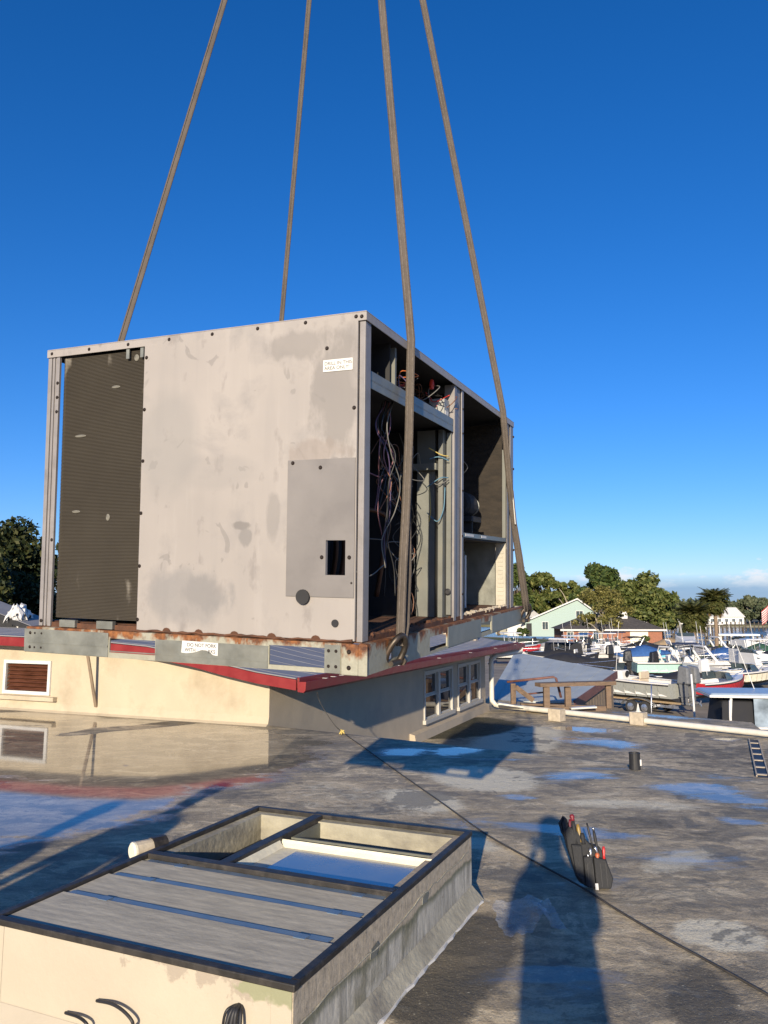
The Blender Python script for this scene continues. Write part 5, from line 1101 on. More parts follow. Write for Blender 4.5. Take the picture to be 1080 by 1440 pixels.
def trailer(label, loc, heading, Ln, group=None):
    t = empty('boat_trailer', label, 'trailer', loc=loc, rz=heading, group=group)
    for s in (-1, 1): MB().beam((-.3,s*.85,.5), (Ln*.75,s*.8,.5), .09, .14).build('frame_rail', M_alu, t); MB().beam((Ln*.75,s*.8,.5), (Ln+.9,0,.5), .09, .12).build('frame_rail', M_alu, t); MB().beam((-.2,s*.45,.66), (Ln*.6,s*.42,.66), .12, .1).build('bunk', M_tan, t)
    for x in (.2, 1.6, 3., 4.4): MB().beam((x,-.85,.56), (x,.85,.56), .08, .08).build('cross_member', M_alu, t)
    for s in (-1, 1):
        for x in (1.5, 2.35):
            wm = MB().lathe([(.2,-.11),(.33,-.1),(.35,-.05),(.35,.05),(.33,.1),(.2,.11)], 18, c=(x,s*1.08,.35), axis='y').build('wheel', M_tyre, t); MB().lathe([(.05,-.02),(.2,-.0),(.2,.02),(.05,.05)], 12, c=(x,s*(1.08+.1),.35), axis='y').build('rim', M_alu, wm)
        f = MB(); 
        for k in range(9):
            a0 = math.pi*k/9; a1 = math.pi*(k+1)/9; g = lambda a: (1.925-1.0*math.cos(a), .42+.42*math.sin(a))
            (xa, za), (xb, zb) = g(a0), g(a1); f.hexa([(xa,s*.95,za),(xb,s*.95,zb),(xb,s*1.24,zb),(xa,s*1.24,za)], [(xa,s*.95,za+.02),(xb,s*.95,zb+.02),(xb,s*1.24,zb+.02),(xa,s*1.24,za+.02)])
        f.build('fender', M_cow, t)
    MB().tube([(Ln+.7,0,.1),(Ln+.7,0,.7)], .05, 8).build('jack', M_alu, t); MB().beam((Ln*.93,0,.5), (Ln*.9,0,1.4), .08, .08).build('winch_post', M_alu, t)
    return t
def G(px, py): return pz(px, py, ZG)
def put(o, px, py, z=ZG): p = pz(px, py, ZG); o.location = (p.x, p.y, z)
def hd(a, b):   # heading from a world point to another
    return math.atan2(b[1]-a[1], b[0]-a[0])
p0 = Vector((15.9, 42.0, ZG)); h0 = hd((0,0), (-.62,.78))
boat('centre_console_boat', 'grey hulled centre console boat on a trailer with two grey outboards', p0, h0, 8.2, 2.6, M_greyh, fb=1.15, motors=2, motor_mat=M_cow, console=True, ttop=None, seat=M_beige, trailer=True)
trailer('tandem trailer under the grey centre console boat', p0, h0, 8.2)
q = G(893, 959); boat('centre_console_boat', 'mint green centre console boat with white top and rod holders', (q.x, q.y, ZG), -.12, 9.0, 2.7, M_mint, fb=1.1, kz=.45, console=True, ttop=M_navy, rods=True, motors=1)
q = Vector((17.6, 45.0, ZG)); boat('runabout', 'red and white runabout behind the grey outboards', q, .5, 4.6, 2.2, M_redh, fb=.9, kz=.55, motors=1, motor_mat=M_gel, wind=True)
q = G(1000, 985); boat('covered_boat', 'long boat under a peaked black canvas cover beside the red runabout', (q.x-3, q.y+3, ZG), .12, 8.0, 2.3, M_blackh, fb=.6, kz=.5, cover=M_canvas)
q = Vector((13.4, 31.5, ZG)); bt = boat('hardtop_boat', 'boat with broad pale blue hard top and clear curtains close to the roof corner', q, -.16, 8.0, 2.7, M_gel, fb=.9, kz=.2, motors=0)
M_vinyl = mat('vinyl_curtain', (.20,.25,.30), .15, var=.5, scale=2)
def hardtop(t):
    z = 2.3
    MB().hexa([(-.6,-1.25,z),(4.6,-1.25,z),(4.6,1.25,z),(-.6,1.25,z)], [(-.5,-1.15,z+.07),(4.5,-1.15,z+.10),(4.5,1.15,z+.10),(-.5,1.15,z+.07)]).build('hard_top', M_bluet, t, bevel=.05)
    MB().hexa([(-.62,-1.27,z-.09),(4.62,-1.27,z-.09),(4.62,1.27,z-.09),(-.62,1.27,z-.09)], [(-.62,-1.27,z-.003),(4.62,-1.27,z-.003),(4.62,1.27,z-.003),(-.62,1.27,z-.003)]).build('top_trim', M_gel, t)
    for x in (.1, 1.4, 2.8, 4.2):
        for s in (-1, 1): MB().tube([(x,s*1.1,1.0),(x+.1,s*1.1,z-.09)], .05, 6).build('top_post', M_gel, t)
    for s in (-1, 1):
        for k in range(2): MB().prism([(1.0+1.35*k,s*1.14,1.05),(1.9+1.35*k,s*1.14,1.05),(1.7+1.35*k,s*1.14,z-.12),(1.0+1.35*k,s*1.14,z-.12)], (0,s*.015,0)).build('curtain', M_vinyl, t)
    MB().hexa([(-.3,-1.05,.7),(4.3,-1.05,.7),(4.3,1.05,.7),(-.3,1.05,.7)], [(-.1,-.95,2.05),(4.2,-.95,2.05),(4.2,.95,2.05),(-.1,.95,2.05)]).build('helm_shade_block', M_canvas, t, bevel=.08)  # black block added as painted shade below the hard top
    MB().tube([(1.5,.4,z+.1),(.9,.5,z+2.0)], .014, 5).build('antenna', M_gel, t); MB().tube([(3.2,-.4,z+.1),(2.9,-.4,z+1.4)], .012, 5).build('antenna', M_gel, t)
hardtop(bt)
q = G(1030, 966); boat('express_cruiser', 'white express cruiser with radar arch and dark side stripe', (q.x-3.0, q.y, ZG), .08, 8.5, 2.9, M_gel, bottom=M_blackh, fb=1.15, kz=.55, cabin=True, arch=True, wind=False)
q = G(1000, 962); boat('bowrider', 'white bowrider under a black arched bimini beside the express cruiser', (q.x-1.5, q.y+1.5, ZG), .55, 6.5, 2.4, M_gel, fb=.95, kz=.55, wind=True, bimini=M_canvas)
q = G(1075, 958); boat('covered_boat', 'white hulled boat under a flat black cover right of the express cruiser', (q.x-1.0, q.y+2, ZG), -.1, 8.0, 2.5, M_gel, fb=.95, kz=.7, cover=M_canvas)
q = G(985, 931); boat('cabin_cruiser', 'white cabin cruiser seen bow on between the palm and the lift', (q.x, q.y+5, ZG), hd((0,0),(-.25,-1)), 8.0, 3.0, M_gel, bottom=M_greyh, fb=1.3, kz=.4, cabin=True)
q = G(915, 933); boat('bowrider', 'dark striped bowrider with black bimini near the brick house', (q.x-3, q.y+2, ZG), .05, 6.6, 2.4, M_gel, fb=.8, kz=.7, wind=True, bimini=M_canvas, cover=M_canvas)
q = G(897, 930); boat('pontoon_boat', 'runabout with tan raised frame and white top by the brick house', (q.x-5, q.y+3, ZG), .1, 5.6, 2.3, M_blackh, fb=.7, kz=.6, ttop=M_gel, console=True)
q = G(832, 944); boat('jet_boat', 'black canopied boat with white stern near the brick house', (q.x, q.y, ZG), 2.6, 6.5, 2.5, M_gel, fb=.8, kz=.5, cover=M_canvas, ttop=M_gel, console=True)
q = G(800, 938); boat('pilothouse_boat', 'small white pilothouse boat beside the black canopied boat', (q.x-1, q.y+3, ZG), .3, 6.5, 2.4, M_gel, fb=.9, kz=.5, ttop=M_gel, console=True)
ph_ = boat('work_boat', 'boat under dark box shaped cover behind the shed roof', (G(765,940).x, G(765,940).y, ZG), .1, 5.5, 2.5, M_blackh, fb=.8, kz=.5)
MB().hexa([(.3,-1.15,1.3),(3.6,-1.15,1.3),(3.6,1.15,1.3),(.3,1.15,1.3)], [(.5,-1.05,2.5),(3.5,-1.05,2.45),(3.5,1.05,2.45),(.5,1.05,2.5)]).build('cover', M_canvas, ph_, bevel=.06)
q = G(720, 934); boat('runabout', 'red and white boat behind the end of the house gutter', (q.x-1.5, q.y+6, ZG), .2, 6, 2.3, M_redh, fb=.9, kz=.6, wind=True, ttop=M_gel, console=True)
q = G(745, 938); boat('skiff', 'small white open skiff beside the dark box cover', (q.x-3, q.y+3, ZG), .1, 5.5, 2.1, M_gel, fb=.6, kz=.6, motors=1)
q = G(1070, 926); boat('covered_boat', 'white boat under a dark blue cover on the right of the boat lift', (q.x, q.y+2, ZG), .1, 7, 2.6, M_gel, fb=.9, kz=.5, cover=M_navy)
q = pz(1062, 903, ZW); boat('centre_console_boat', 'white centre console boat afloat beyond the dock', (q.x, q.y, ZW-.35), .06, 8.5, 2.7, M_gel, fb=1.2, kz=0, console=True, ttop=M_gel)
q = G(862, 962); boat('skiff', 'low black covered boat behind the mint green boat', (q.x-6, q.y+5, ZG), .05, 8, 2.4, M_blackh, fb=.8, kz=.5, cover=M_canvas)
q = G(925, 948); boat('skiff', 'teal boat with pale seat behind the mint green boat', (q.x, q.y+3, ZG), .1, 6, 2.3, mat('teal_gelcoat', (.05,.22,.28), .3), fb=.8, kz=.5, console=True, seat=M_cyan)
q = G(1052, 972); boat('cuddy_boat', 'white cuddy boat with low cabin beside the pale blue hard top', (q.x-2, q.y+1, ZG), .2, 6.8, 2.5, M_gel, fb=1.0, kz=.6, cabin=True)
q = G(1085, 985); boat('open_boat', 'cream open boat with folded seats beyond the pale blue hard top', (q.x-2.5, q.y+3, ZG), .35, 6.0, 2.3, M_cream, fb=.85, kz=.6, wind=True, motors=1, motor_mat=M_gel)
q = G(960, 962); boat('deck_boat', 'white deck boat with rod rack between the mint boat and the black cover', (q.x-1, q.y+2, ZG), .3, 6.5, 2.4, M_gel, fb=.9, kz=.55, console=True, motors=1, arch=True)
q = G(860, 935); boat('deck_boat', 'white open boat with black motor behind the sycamore foot', (q.x-2, q.y, ZG), .2, 6, 2.2, M_gel, fb=.75, kz=.5, motors=1, console=True)
q = G(1040, 938); boat('sport_boat', 'white sport boat with tall radar arch behind the black bimini', (q.x-3, q.y, ZG), .1, 8, 2.7, M_gel, fb=1.1, kz=.6, cabin=True, arch=True)
q = G(945, 938); boat('skiff', 'white skiff with blue seats behind the teal boat', (q.x-2, q.y+1, ZG), .2, 5.6, 2.1, M_gel, fb=.7, kz=.5, console=True, seat=M_navy, motors=1)
M_greenc = mat('green_canvas', (.03,.09,.05), .85); M_greyc = mat('grey_canvas', (.22,.22,.23), .85); M_bluec = mat('blue_canvas', (.03,.10,.28), .8)
for (px, py, rz, Ln, cv, kw, lab) in ((1020,950,.15,7,M_bluec,dict(),'white boat under a bright blue canvas cover in the crowded yard'), (1060,948,-.1,7,None,dict(console=True, ttop=M_gel, motors=1),'white centre console boat with a white top in the crowded yard'), (990,943,.2,6.5,M_greyc,dict(),'white boat under a grey canvas cover in the crowded yard'), (1035,932,.1,7.5,None,dict(cabin=True),'white cabin boat with dark windscreen behind the blue cover'), (905,944,.1,6.5,M_bluec,dict(motors=1),'white boat under a blue cover behind the mint boat top'), (865,926,.1,6.5,None,dict(console=True, ttop=M_navy, motors=1),'white boat with a navy top in front of the brick house'), (1075,940,.3,6.5,M_greenc,dict(),'white boat under a green canvas cover near the river dock'), (940,925,.0,6,M_tan,dict(),'white boat under a tan cover at the water edge'), (785,925,.2,6,M_greyc,dict(motors=1),'white boat under a grey cover before the mint house'), (830,922,.1,6,None,dict(wind=True, bimini=M_bluec),'white runabout with a blue bimini before the brick house')):
    q = G(px, py); boat('parked_boat', lab, (q.x-Ln*.4, q.y, ZG), rz, Ln, 2.4, M_gel, fb=.95, kz=.55, cover=cv, **kw)
# loose poles standing between the boats
for k, (px, y0, y1, d, m_, lab) in enumerate(((916, 962, 1000, 38, M_alu, 'thin grey pole standing beside the trailer'), (976, 948, 996, 39, M_gel, 'white slanted pole standing right of the grey outboards'), (1027, 985, 1008, 29, M_gel, 'short white post at the roof corner'))):
    b_ = py_(px, y1, d); a_ = py_(px-(4 if k == 1 else 0), y0, d); o = MB().tube([Vector((0,0,ZG-b_.z)), Vector((0,0,0)), a_-b_], .05 if k else .03, 8).build('pole', m_, loc=b_, smooth=True); tag(o, lab, 'pole')

# ------------------------------------------------------------------ docks, lifts, flag
M_pile = mat('dock_pile', (.09, .075, .06), .9, var=.3); M_plank = mat('dock_plank', (.36, .33, .28), .85, var=.2, scale=1)
def dock(label, a, b, w=1.6, z=ZW+.75, posts=8, roof=None, ph=1.2):
    a = Vector(a); b = Vector(b); t = empty('dock', label, 'dock', loc=(a.x, a.y, z)); d = b-a; d.z = 0; Lg = d.length; d.normalize(); n = Vector((-d.y, d.x, 0))
    nb = 14
    for k in range(nb): MB().beam(d*(Lg*k/nb), d*(Lg*(k+.97)/nb), w, .12).build('deck_section', M_plank, t)
    for k in range(posts):
        for s in (-1, 1):
            p = d*(Lg*(k+.2)/posts)+n*s*(w/2+.15); MB().tube([p+Vector((0,0,-2)), p+Vector((0,0,ph))], .15, 8).build('pile', M_pile, t)
    if roof:
        for k in range(4):
            for s in (-1, 1):
                p = d*(Lg*(k+.4)/4)+n*s*w*.45; MB().tube([p, p+Vector((0,0,roof))], .1, 6).build('roof_post', M_gel, t)
        MB().beam(Vector((0,0,roof+.12)), d*Lg+Vector((0,0,roof+.12)), w*1.15, .22).build('dock_roof', M_gel, t)
    return t
def Wt(px, py): return pz(px, py, ZW)
dock('long low dock with white walkway on the near side of the river', Wt(925,903), Wt(1090,908), 2., posts=7)
dock('boat lift dock with thin white canopy beyond the palms', Wt(985,899), Wt(1010,900), 3.2, posts=3, roof=2.6)
dock('dock with pale canopy on white posts behind the cabin cruiser', Wt(1008,925), Wt(1068,926), 3.0, posts=4, roof=2.3)
dock('low dock reaching out from the brick house', Wt(905,897), Wt(970,897), 1.8, posts=5)
for px, py in ((958,893),(1017,896),(1030,898),(1046,896)):
    p = Wt(px, py); o = MB().tube([(0,0,-2),(0,0,2.4)], .2, 8).build('mooring_pile', M_pile, loc=p); tag(o, 'dark wooden mooring pile standing in the river', 'pile', 'mooring piles')
for k in range(7):
    px = 880+k*33; a = pz(px, 884.5, ZW+.5); b = pz(px+30, 884.5, ZW+.5); dock('far bank dock on pale piles below the trees', (a.x, a.y, 0), (b.x, b.y, 0), 2.5, ZW+1.2, posts=5, ph=1.7)['group'] = 'docks along the far bank'
def flag():
    b = Wt(1083, 908); b = Vector((b.x+1.0, b.y, ZW)); t = empty('flag', 'red and white striped flag hanging on a pole at the dock', 'flag', loc=b)
    M_fr = mat('flag_red', (.55,.05,.06), .8); M_fw = mat('flag_white', (.75,.72,.7), .8); M_fb = mat('flag_blue', (.04,.05,.2), .8)
    MB().tube([(0,0,-1),(0,0,8.2)], .07, 8).build('pole', M_gel, t)
    for k in range(13):
        z0 = 6.0-.20*k; vs = []
        for i in range(9):
            x = -.05-.26*i; y = .22*math.sin(i*.9); dz = -.13*i-.01*i*i; vs += [(x,y,z0+dz+2.0),(x,y+.01*k,z0-.2+dz+2.0)]
        if k < 7: fs0 = [(2*i,2*i+1,2*i+3,2*i+2) for i in range(3,8)]
        else: fs0 = [(2*i,2*i+1,2*i+3,2*i+2) for i in range(8)]
        MB().add(vs, fs0).build('stripe', M_fr if k % 2 == 0 else M_fw, t)
    vs = []
    for i in range(4): x = -.05-.26*i; y = .22*math.sin(i*.9); dz = -.13*i-.01*i*i; vs += [(x,y,8.0+dz),(x,y,6.6+dz)]
    MB().add(vs, [(2*i,2*i+1,2*i+3,2*i+2) for i in range(3)]).build('canton', M_fb, t)
flag()

# ------------------------------------------------------------------ houses by the water
M_brick = mat('brick_wall', (.30, .13, .08), .9, var=.2, scale=3, dirt=(.3,.12,.08), dirt_amt=.5); M_shing = mat('dark_shingles', (.07, .062, .055), .9, var=.25, scale=2, bmp=.3, bscale=4); M_mintw = mat('mint_siding', (.34, .44, .405), .8, var=.04); M_wroof = mat('white_metal_roof', (.62,.61,.58), .5)
def windows(par, items, m=M_white):
    for (x0, x1, z0, z1, y) in items:
        t = .09; f = MB().box(x0-t,x0,y-.06,y+.04,z0-t,z1+t).box(x1,x1+t,y-.06,y+.04,z0-t,z1+t).box(x0,x1,y-.06,y+.04,z1,z1+t).box(x0,x1,y-.08,y+.04,z0-t,z0).build('window', m, par)
        MB().box(x0,x1,y-.02,y+.02,z0,z1).build('pane', M_clear, f); MB().box((x0+x1)/2-.03,(x0+x1)/2+.03,y-.04,y-.021,z0,z1).build('muntin', m, f)
def brick_house():
    p = G(862, 906); t = empty('brick_house', 'low red brick house with dark hipped roof and white chimney', 'house', loc=(p.x, p.y, ZG), rz=-.06); w_, d_ = 16.5, 10.; h_ = 2.5
    x0 = -w_/2; x1 = w_/2
    MB().box(x0,x1,0,d_,0,h_).build('wall', M_brick, t)
    o = .6; rg = 2.35
    MB().add([(x0-o,-o,h_+.02),(x1+o,-o,h_+.02),(x1+o,d_+o,h_+.02),(x0-o,d_+o,h_+.02),(x0+4.6,d_/2,h_+rg),(x1-4.6,d_/2,h_+rg)], [(0,1,5,4),(1,2,5),(2,3,4,5),(3,0,4),(3,2,1,0)]).build('roof', M_shing, t)
    f = MB(); f.box(x0-o,x1+o,-o-.05,-o-.002,h_-.26,h_+.03).box(x1+o+.002,x1+o+.05,-o,d_+o,h_-.26,h_+.03); f.build('eave_fascia', M_white, t)
    MB().box(1.9,3.5,3.6,4.6,h_+.8,h_+3.0).build('chimney', M_white, t)
    MB().box(2.9,5.9,-.1,-.02,.1,2.1).build('garage_door', M_cream, t)
    windows(t, [(-5.6,-4.2,.8,2.0,-.03),(-3.2,-2.4,.5,2.1,-.03),(-7.6,-6.6,.9,2.0,-.03)])
brick_house()
def mint_house():
    p = G(797, 895.5); t = empty('mint_house', 'two storey pale mint house with white pitched roof behind trees', 'house', loc=(p.x, p.y, ZG), rz=-.35)
    # gable wall facing the camera: ridge to the right, long slope to the left
    w0, w1 = -9.0, 7.0; h0_, hr = 3.2, 8.0; dp = 12.
    MB().prism([(w0,0,0),(w1,0,0),(w1,0,4.6),(2.6,0,hr),(w0,0,h0_)], (0,dp,0)).build('wall', M_mintw, t)
    for a, b in (((w0-1.,h0_-.45),(2.6,hr+.12)), ((2.6,hr+.12),(w1+.8,4.2))):
        MB().hexa([(a[0],-.8,a[1]),(b[0],-.8,b[1]),(b[0],dp+.5,b[1]),(a[0],dp+.5,a[1])], [(a[0],-.8,a[1]+.3),(b[0],-.8,b[1]+.3),(b[0],dp+.5,b[1]+.3),(a[0],dp+.5,a[1]+.3)]).build('roof', M_wroof, t)
    windows(t, [(-5.2,-4.0,1.6,3.2,-.04),(2.2,3.6,4.2,5.6,-.04)])
    MB().box(-8.8,-7.6,-.14,-.03,.1,2.9).build('dark_porch', M_dark, t); MB().box(-13.5,-9.05,2,dp,0,2.9).build('side_wing', M_white, t); MB().hexa([(-14,1.5,2.9),(-9.02,1.5,2.9),(-9.02,dp,2.9),(-14,dp,2.9)], [(-14,1.5,3.1),(-9.02,1.5,4.2),(-9.02,dp,4.2),(-14,dp,3.1)]).build('wing_roof', M_wroof, t)
mint_house()
def side_house(px, py, label, w_, h_, rh, wall, roof, rz=0., far=None, grp=None):
    p = G(px, py) if far is None else py_(px, py, far); z = ZG if far is None else ZW+.9
    t = empty('bank_house' if far else 'side_house', label, 'house', loc=(p.x, p.y, z), rz=rz, group=grp)
    MB().box(-w_/2,w_/2,0,8,0,h_).build('wall', wall, t)
    MB().add([(-w_/2-.5,-.5,h_+.02),(w_/2+.5,-.5,h_+.02),(w_/2+.5,8.5,h_+.02),(-w_/2-.5,8.5,h_+.02),(-w_/2+1,4,h_+rh),(w_/2-1,4,h_+rh)], [(0,1,5,4),(1,2,5),(2,3,4,5),(3,0,4),(3,2,1,0)]).build('roof', roof, t)
    n = max(2, int(w_/3)); windows(t, [(-w_/2+w_*(k+.3)/n, -w_/2+w_*(k+.7)/n, h_*.35, h_*.75, -.04) for k in range(n)])
side_house(742, 893, 'pale roofed house partly hidden beside the mint house', 9, 3.4, 2.6, M_cream, M_wroof, .3)
side_house(905, 878, 'white house on the far bank behind the brick roof', 18, 3.2, 2.2, M_gel, M_shing, 0, 330, None); side_house(944, 878, 'long low white house on the far bank left of the palms', 20, 2.6, 1.4, M_gel, M_wroof, 0, 335); side_house(996, 878, 'red roofed house on the far bank behind the tall palm', 12, 3.6, 2.6, M_gel, mat('red_tiles', (.35,.12,.08), .8), 0, 338); side_house(1022, 879, 'white gabled house on the far bank right of the tall palm', 16, 3.0, 4.2, M_gel, M_wroof, .1, 334)

# ------------------------------------------------------------------ trees
def leaf_mat(name, a, b, c):
    m, nt, p = newmat(name); g = N(nt, 'ShaderNodeNewGeometry'); r = N(nt, 'ShaderNodeValToRGB'); e = r.color_ramp.elements
    e[0].color = (*a, 1); e[1].color = (*c, 1); k = e.new(.55); k.color = (*b, 1); L(nt, g.outputs['Random Per Island'], r.inputs[0])
    L(nt, r.outputs[0], p.inputs['Base Color']); p.inputs['Roughness'].default_value = .6; p.inputs['Specular IOR Level'].default_value = .25
    tr = N(nt, 'ShaderNodeBsdfTranslucent'); L(nt, r.outputs[0], tr.inputs[0]); mx = N(nt, 'ShaderNodeMixShader'); mx.inputs[0].default_value = .22
    L(nt, p.outputs[0], mx.inputs[1]); L(nt, tr.outputs[0], mx.inputs[2]); L(nt, mx.outputs[0], nt.nodes['Material Output'].inputs[0]); return m
LM = [leaf_mat('leaf_dark', (0.028,0.050,0.015), (0.062,0.097,0.025), (0.138,0.164,0.043)), leaf_mat('leaf_mid', (0.048,0.070,0.017), (0.108,0.132,0.036), (0.207,0.210,0.064)), leaf_mat('leaf_olive', (0.083,0.086,0.021), (0.166,0.156,0.043), (0.276,0.242,0.079)), leaf_mat('leaf_far', (0.069,0.093,0.051), (0.110,0.132,0.071), (0.166,0.179,0.108))]
M_bark = mat('bark', (.10, .08, .06), .95, var=.3, scale=3); M_pbark = mat('pale_bark', (.33, .29, .23), .9, var=.3, scale=2)
def leaves(centers, radii, n, size, seed):
    g = np.random.default_rng(seed); C = np.array(centers); Rr = np.array(radii); pw = (Rr**2); pw = pw/pw.sum()
    idx = g.choice(len(C), n, p=pw); d = g.normal(size=(n, 3)); d /= np.linalg.norm(d, axis=1)[:, None]; rad = g.random(n)**.45
    P = C[idx]+d*rad[:, None]*Rr[idx][:, None]*np.array([1, 1, .72])
    nn = g.normal(size=(n, 3))+d*.7+np.array([0, 0, .5]); nn /= np.linalg.norm(nn, axis=1)[:, None]; t = np.cross(nn, g.normal(size=(n, 3))); t /= np.linalg.norm(t, axis=1)[:, None]; b = np.cross(nn, t)
    sz = size*(.6+.8*g.random(n))[:, None]; V = np.stack([P-t*sz, P-b*sz*.55, P+t*sz, P+b*sz*.55], 1).reshape(-1, 3); return V
def tree(name, label, loc, h, rx, lm, nleaf, size, seed, trunk=M_bark, trunk_h=.3, group=None, nclump=34, open_=0., flat=.5):
    g = random.Random(seed); t = empty(name, label, 'tree', loc=loc, group=group); th = h*trunk_h; tm = MB(); cen = []; rad = []
    bend = Vector((g.uniform(-.06,.06)*h, g.uniform(-.06,.06)*h, 0)); fork = Vector((0,0,th))+bend*.5; tm.tube(arc([Vector((0,0,-.2)), Vector((0,0,th*.5))+bend*.3, fork], 5), h*.028, 8, r2=h*.02)
    for k in range(nclump):
        a = g.uniform(0, 2*math.pi); zz = g.uniform(-.2, 1.); rr = math.sqrt(max(.05, 1-max(0, zz)**2))*g.uniform(.35,.95)
        p = Vector((math.cos(a)*rr*rx, math.sin(a)*rr*rx, th+(h-th)*(.25+.68*max(-.15, zz)*g.uniform(.8,1))))+bend; cen.append(tuple(p)); rad.append(rx*g.uniform(.20,.36)*(1-open_*.35))
    for k in range(11):
        c = Vector(cen[g.randrange(len(cen))]); mid = fork.lerp(c, .5)+Vector((g.uniform(-.05,.05)*h, g.uniform(-.05,.05)*h, g.uniform(0,.05)*h)); tm.tube(arc([fork-Vector((0,0,.1*h*g.random())), mid, c], 4), h*.012, 6, r2=h*.003)
    tm.build('trunk', trunk, t, smooth=True)
    V = leaves(cen, rad, nleaf, size, seed); me = bpy.data.meshes.new('crown'); n = len(V)//4
    me.vertices.add(len(V)); me.vertices.foreach_set('co', V.astype(np.float32).ravel()); me.loops.add(n*4); me.loops.foreach_set('vertex_index', np.arange(n*4, dtype=np.int32)); me.polygons.add(n); me.polygons.foreach_set('loop_start', np.arange(0, n*4, 4, dtype=np.int32)); me.update(calc_edges=True); me.validate()
    me.materials.append(lm); o = bpy.data.objects.new('crown', me); COL.objects.link(o); o.parent = t
    return t
def ptree(px, ytop, d, wpx, lm, label, seed, nl=7000, size=None, **k):
    top = py_(px, ytop, d); h = top.z-ZG; rx = wpx/2*d/FPX
    return tree('tree', label, (top.x, d, ZG), h, rx, lm, nl, size or max(.16, d*.0028), seed, **k)
LD = leaf_mat('leaf_deep', (.014,.022,.008), (.032,.045,.014), (.085,.085,.028))
# left: big dark oaks behind the house
ptree(18, 722, 34, 190, LD, 'large dark oak behind the house roof on the left', 21, 42000, .12, nclump=110, trunk_h=.2)
ptree(-40, 742, 30, 150, LD, 'mid green oak beside the dark oak on the left', 22, 12000, .11, nclump=40, trunk_h=.2)
ptree(84, 745, 42, 120, LD, 'dark oak glimpsed between the post and the coil', 23, 10000, .12, nclump=40, trunk_h=.2)
ptree(160, 760, 46, 150, LM[1], 'green oak hidden behind the hanging unit', 24, 3000, .16, trunk_h=.2)
for k, (px, yt, d, wp) in enumerate(((235,790,70,120),(320,800,95,120),(400,790,120,110),(470,800,140,100),(540,795,160,90),(600,800,175,80),(660,792,185,80),(700,800,188,60))):
    ptree(px, yt, d, wp, LM[k % 2], ['rounded oak behind the house ridge','broad oak further behind the house ridge','tall oak beyond the house at mid distance','loose oak beyond the house toward the river','dense oak on the point behind the house','olive tinged oak on the wooded point','tall oak on the wooded point near the pale roof','slim oak next to the pale roofed house'][k], 80+k, 3500, d*.0042, trunk_h=.18)
# right: the wooded point behind the houses
ptree(730, 790, 190, 60, LM[0], 'dark oak close beside the far sling', 31, 7000, trunk_h=.25)
ptree(763, 806, 196, 70, LM[1], 'loose green oak behind the mint house roof', 32, 7000, trunk_h=.25)
ptree(800, 808, 188, 70, LM[1], 'greyish oak with bare twigs behind the mint house', 33, 5000, trunk=M_pbark, open_=1)
ptree(843, 792, 172, 78, LM[0], 'tall dark oak rising highest behind the brick house', 34, 9000, trunk_h=.3)
ptree(905, 806, 148, 92, LM[1], 'broad domed oak behind the brick house chimney', 35, 13000, nclump=50, trunk_h=.15)
ptree(930, 838, 152, 42, LM[0], 'small dark oak at the end of the wooded point', 36, 4000, trunk_h=.1)
ptree(872, 815, 176, 70, LM[0], 'dark oak filling the gap behind the pale sycamore', 37, 6000, trunk_h=.15)
syc = ptree(843, 818, 104, 88, LM[2], 'olive yellow sycamore with pale forked branches before the brick house', 41, 7000, .17, trunk=M_pbark, open_=.8, trunk_h=.32, nclump=40)
for k, (px, py_b, w_, h_, lm) in enumerate(((752,893,26,1.6,LM[1]),(770,893,20,1.4,LM[1]),(790,893,16,2.2,LM[0]),(735,896,20,2.4,LM[0]),(968,921,14,1.6,LM[1]),(1005,922,26,1.4,LM[1]),(905,906,18,1.6,LM[0]))):
    p = G(px, py_b); rx = w_/2*p.y/FPX; t = empty('bush', ['clipped green hedge bush before the mint house','round green bush before the mint house','dark arched bush at the mint house corner','dark shrub near the far sling','green shrub left of the cabin cruiser','green shrub right of the cabin cruiser','dark shrub at the end of the brick house'][k], 'bush', loc=(p.x, p.y, ZG))
    V = leaves([(random.uniform(-rx,rx)*.6, random.uniform(-1,1), h_*random.uniform(.3,.7)) for _ in range(9)], [rx*.45]*9, 1500, .2, 60+k); me = bpy.data.meshes.new('foliage'); me.from_pydata(V.tolist(), [], [(4*i,4*i+1,4*i+2,4*i+3) for i in range(len(V)//4)]); me.materials.append(lm); o = bpy.data.objects.new('foliage', me); COL.objects.link(o); o.parent = t
    MB().tube([(0,0,-.1),(0,0,h_*.6)], .08, 6).build('stem', M_bark, t)
# far bank trees
far_lab = ['broad hazy oak on the far bank', 'thin topped pine on the far bank', 'rounded hazy tree on the far bank']
for k in range(26):
    px = 860+k*13+random.uniform(-4,4); d = random.uniform(345,400); yt = 846+random.uniform(-7,6); yt -= 6 if px > 1050 else 0
    top = py_(px, yt, d); tree('far_tree', far_lab[k % 3], (top.x, d, ZW+.9), top.z-ZW-.9, random.uniform(8,13), LM[3], 1500, .95, 100+k, group=far_lab[k % 3]+'s' if False else 'trees along the far bank', trunk_h=.15, nclump=16)
for px, yt, d, w_ in ((1052,838,350,30),(1075,842,340,34),(1100,838,345,40)):
    top = py_(px, yt, d); tree('far_tree', 'tall spreading pine standing above the far bank trees', (top.x, d, ZW+.9), top.z-ZW-.9, w_/2*d/FPX, LM[3], 1600, .9, 200+int(px), group='tall pines on the far bank', trunk=M_pbark, trunk_h=.5, nclump=14)
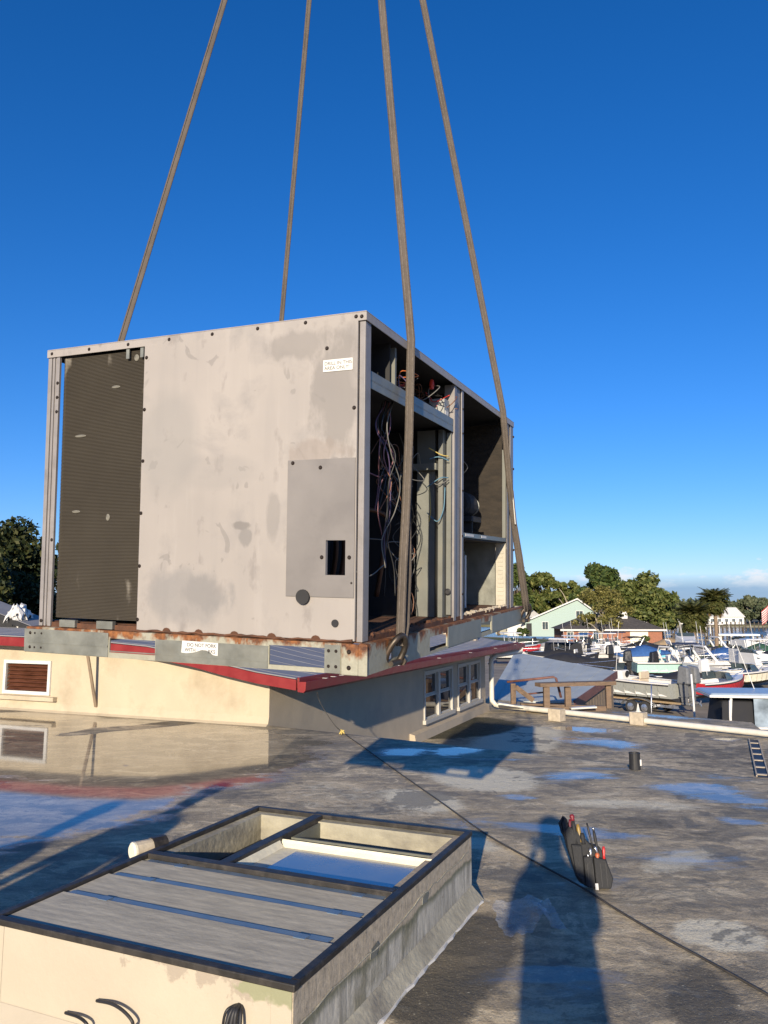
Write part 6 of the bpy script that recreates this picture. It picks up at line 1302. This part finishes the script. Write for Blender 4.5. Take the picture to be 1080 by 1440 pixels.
# palms
M_frond = leaf_mat('palm_frond', (.04,.05,.012), (.075,.085,.022), (.13,.12,.04)); M_dfrond = leaf_mat('dry_frond', (.12,.08,.03), (.18,.12,.05), (.22,.16,.07)); M_ptr = mat('palm_trunk', (.22,.16,.11), .95, var=.3, scale=4, stretch=(1,1,4))
def palm(label, px, ytop, ybase, d, wpx, seed, nf=46):
    g = random.Random(seed); base = py_(px, ybase, d); top = py_(px, ytop, d); h = top.z-ZG; rx = wpx/2*d/FPX
    t = empty('palm_tree', label, 'palm', loc=(top.x, d, ZG)); hub = h-rx*.75
    MB().tube(arc([(0,0,-.3),(.1,0,hub*.5),(0,0,hub)], 8), .26, 10, r2=.2).build('trunk', M_ptr, t, smooth=True)
    for k in range(nf):
        a = g.uniform(0, 2*math.pi); el = g.uniform(-.75, 1.5); dry = el < -.55; m = MB(); Ln = rx*g.uniform(.85,1.1); P = []
        for i in range(7):
            u = i/6; P.append(Vector((math.cos(a)*math.cos(el-u*.9*(.5 if el < -.3 else 1))*Ln*u, math.sin(a)*math.cos(el-u*.9)*Ln*u, hub+math.sin(el-u*.55)*Ln*u)))
        for i in range(1, 7):
            d_ = (P[i]-P[i-1]).normalized(); s_ = d_.cross(Vector((0,0,1)))
            s_ = s_.normalized() if s_.length > .01 else Vector((1,0,0))
            for q in range(3):
                o = P[i-1].lerp(P[i], q/3); ll = Ln*.33*math.sin(math.pi*min(1, (i-.5+q/3)/6.6))+.08
                for s in (-1, 1): e_ = o+(s_*s*.8+d_*.7+Vector((0,0,-.25))).normalized()*ll; m.add([o-d_*.09, o+d_*.09, e_], [(0,1,2)])
        m.build('frond', M_dfrond if dry else M_frond, t)
    palm_heart(t, hub, rx, seed)
def palm_heart(t, z, r, seed):
    V = leaves([(random.uniform(-.3,.3)*r, random.uniform(-.3,.3)*r, z+random.uniform(-.45,.25)*r) for _ in range(10)], [r*.5]*10, 1300, .26, seed)
    me = bpy.data.meshes.new('inner_fronds'); me.from_pydata(V.tolist(), [], [(4*i,4*i+1,4*i+2,4*i+3) for i in range(len(V)//4)]); me.materials.append(M_frond); o = bpy.data.objects.new('inner_fronds', me); COL.objects.link(o); o.parent = t
palm('tall cabbage palm with bare brown trunk beside the river', 1003, 827, 908, 98, 48, 5, 120)
palm('shorter bushy cabbage palm with thick dark crown beside the taller palm', 973, 846, 912, 96, 54, 6, 130)
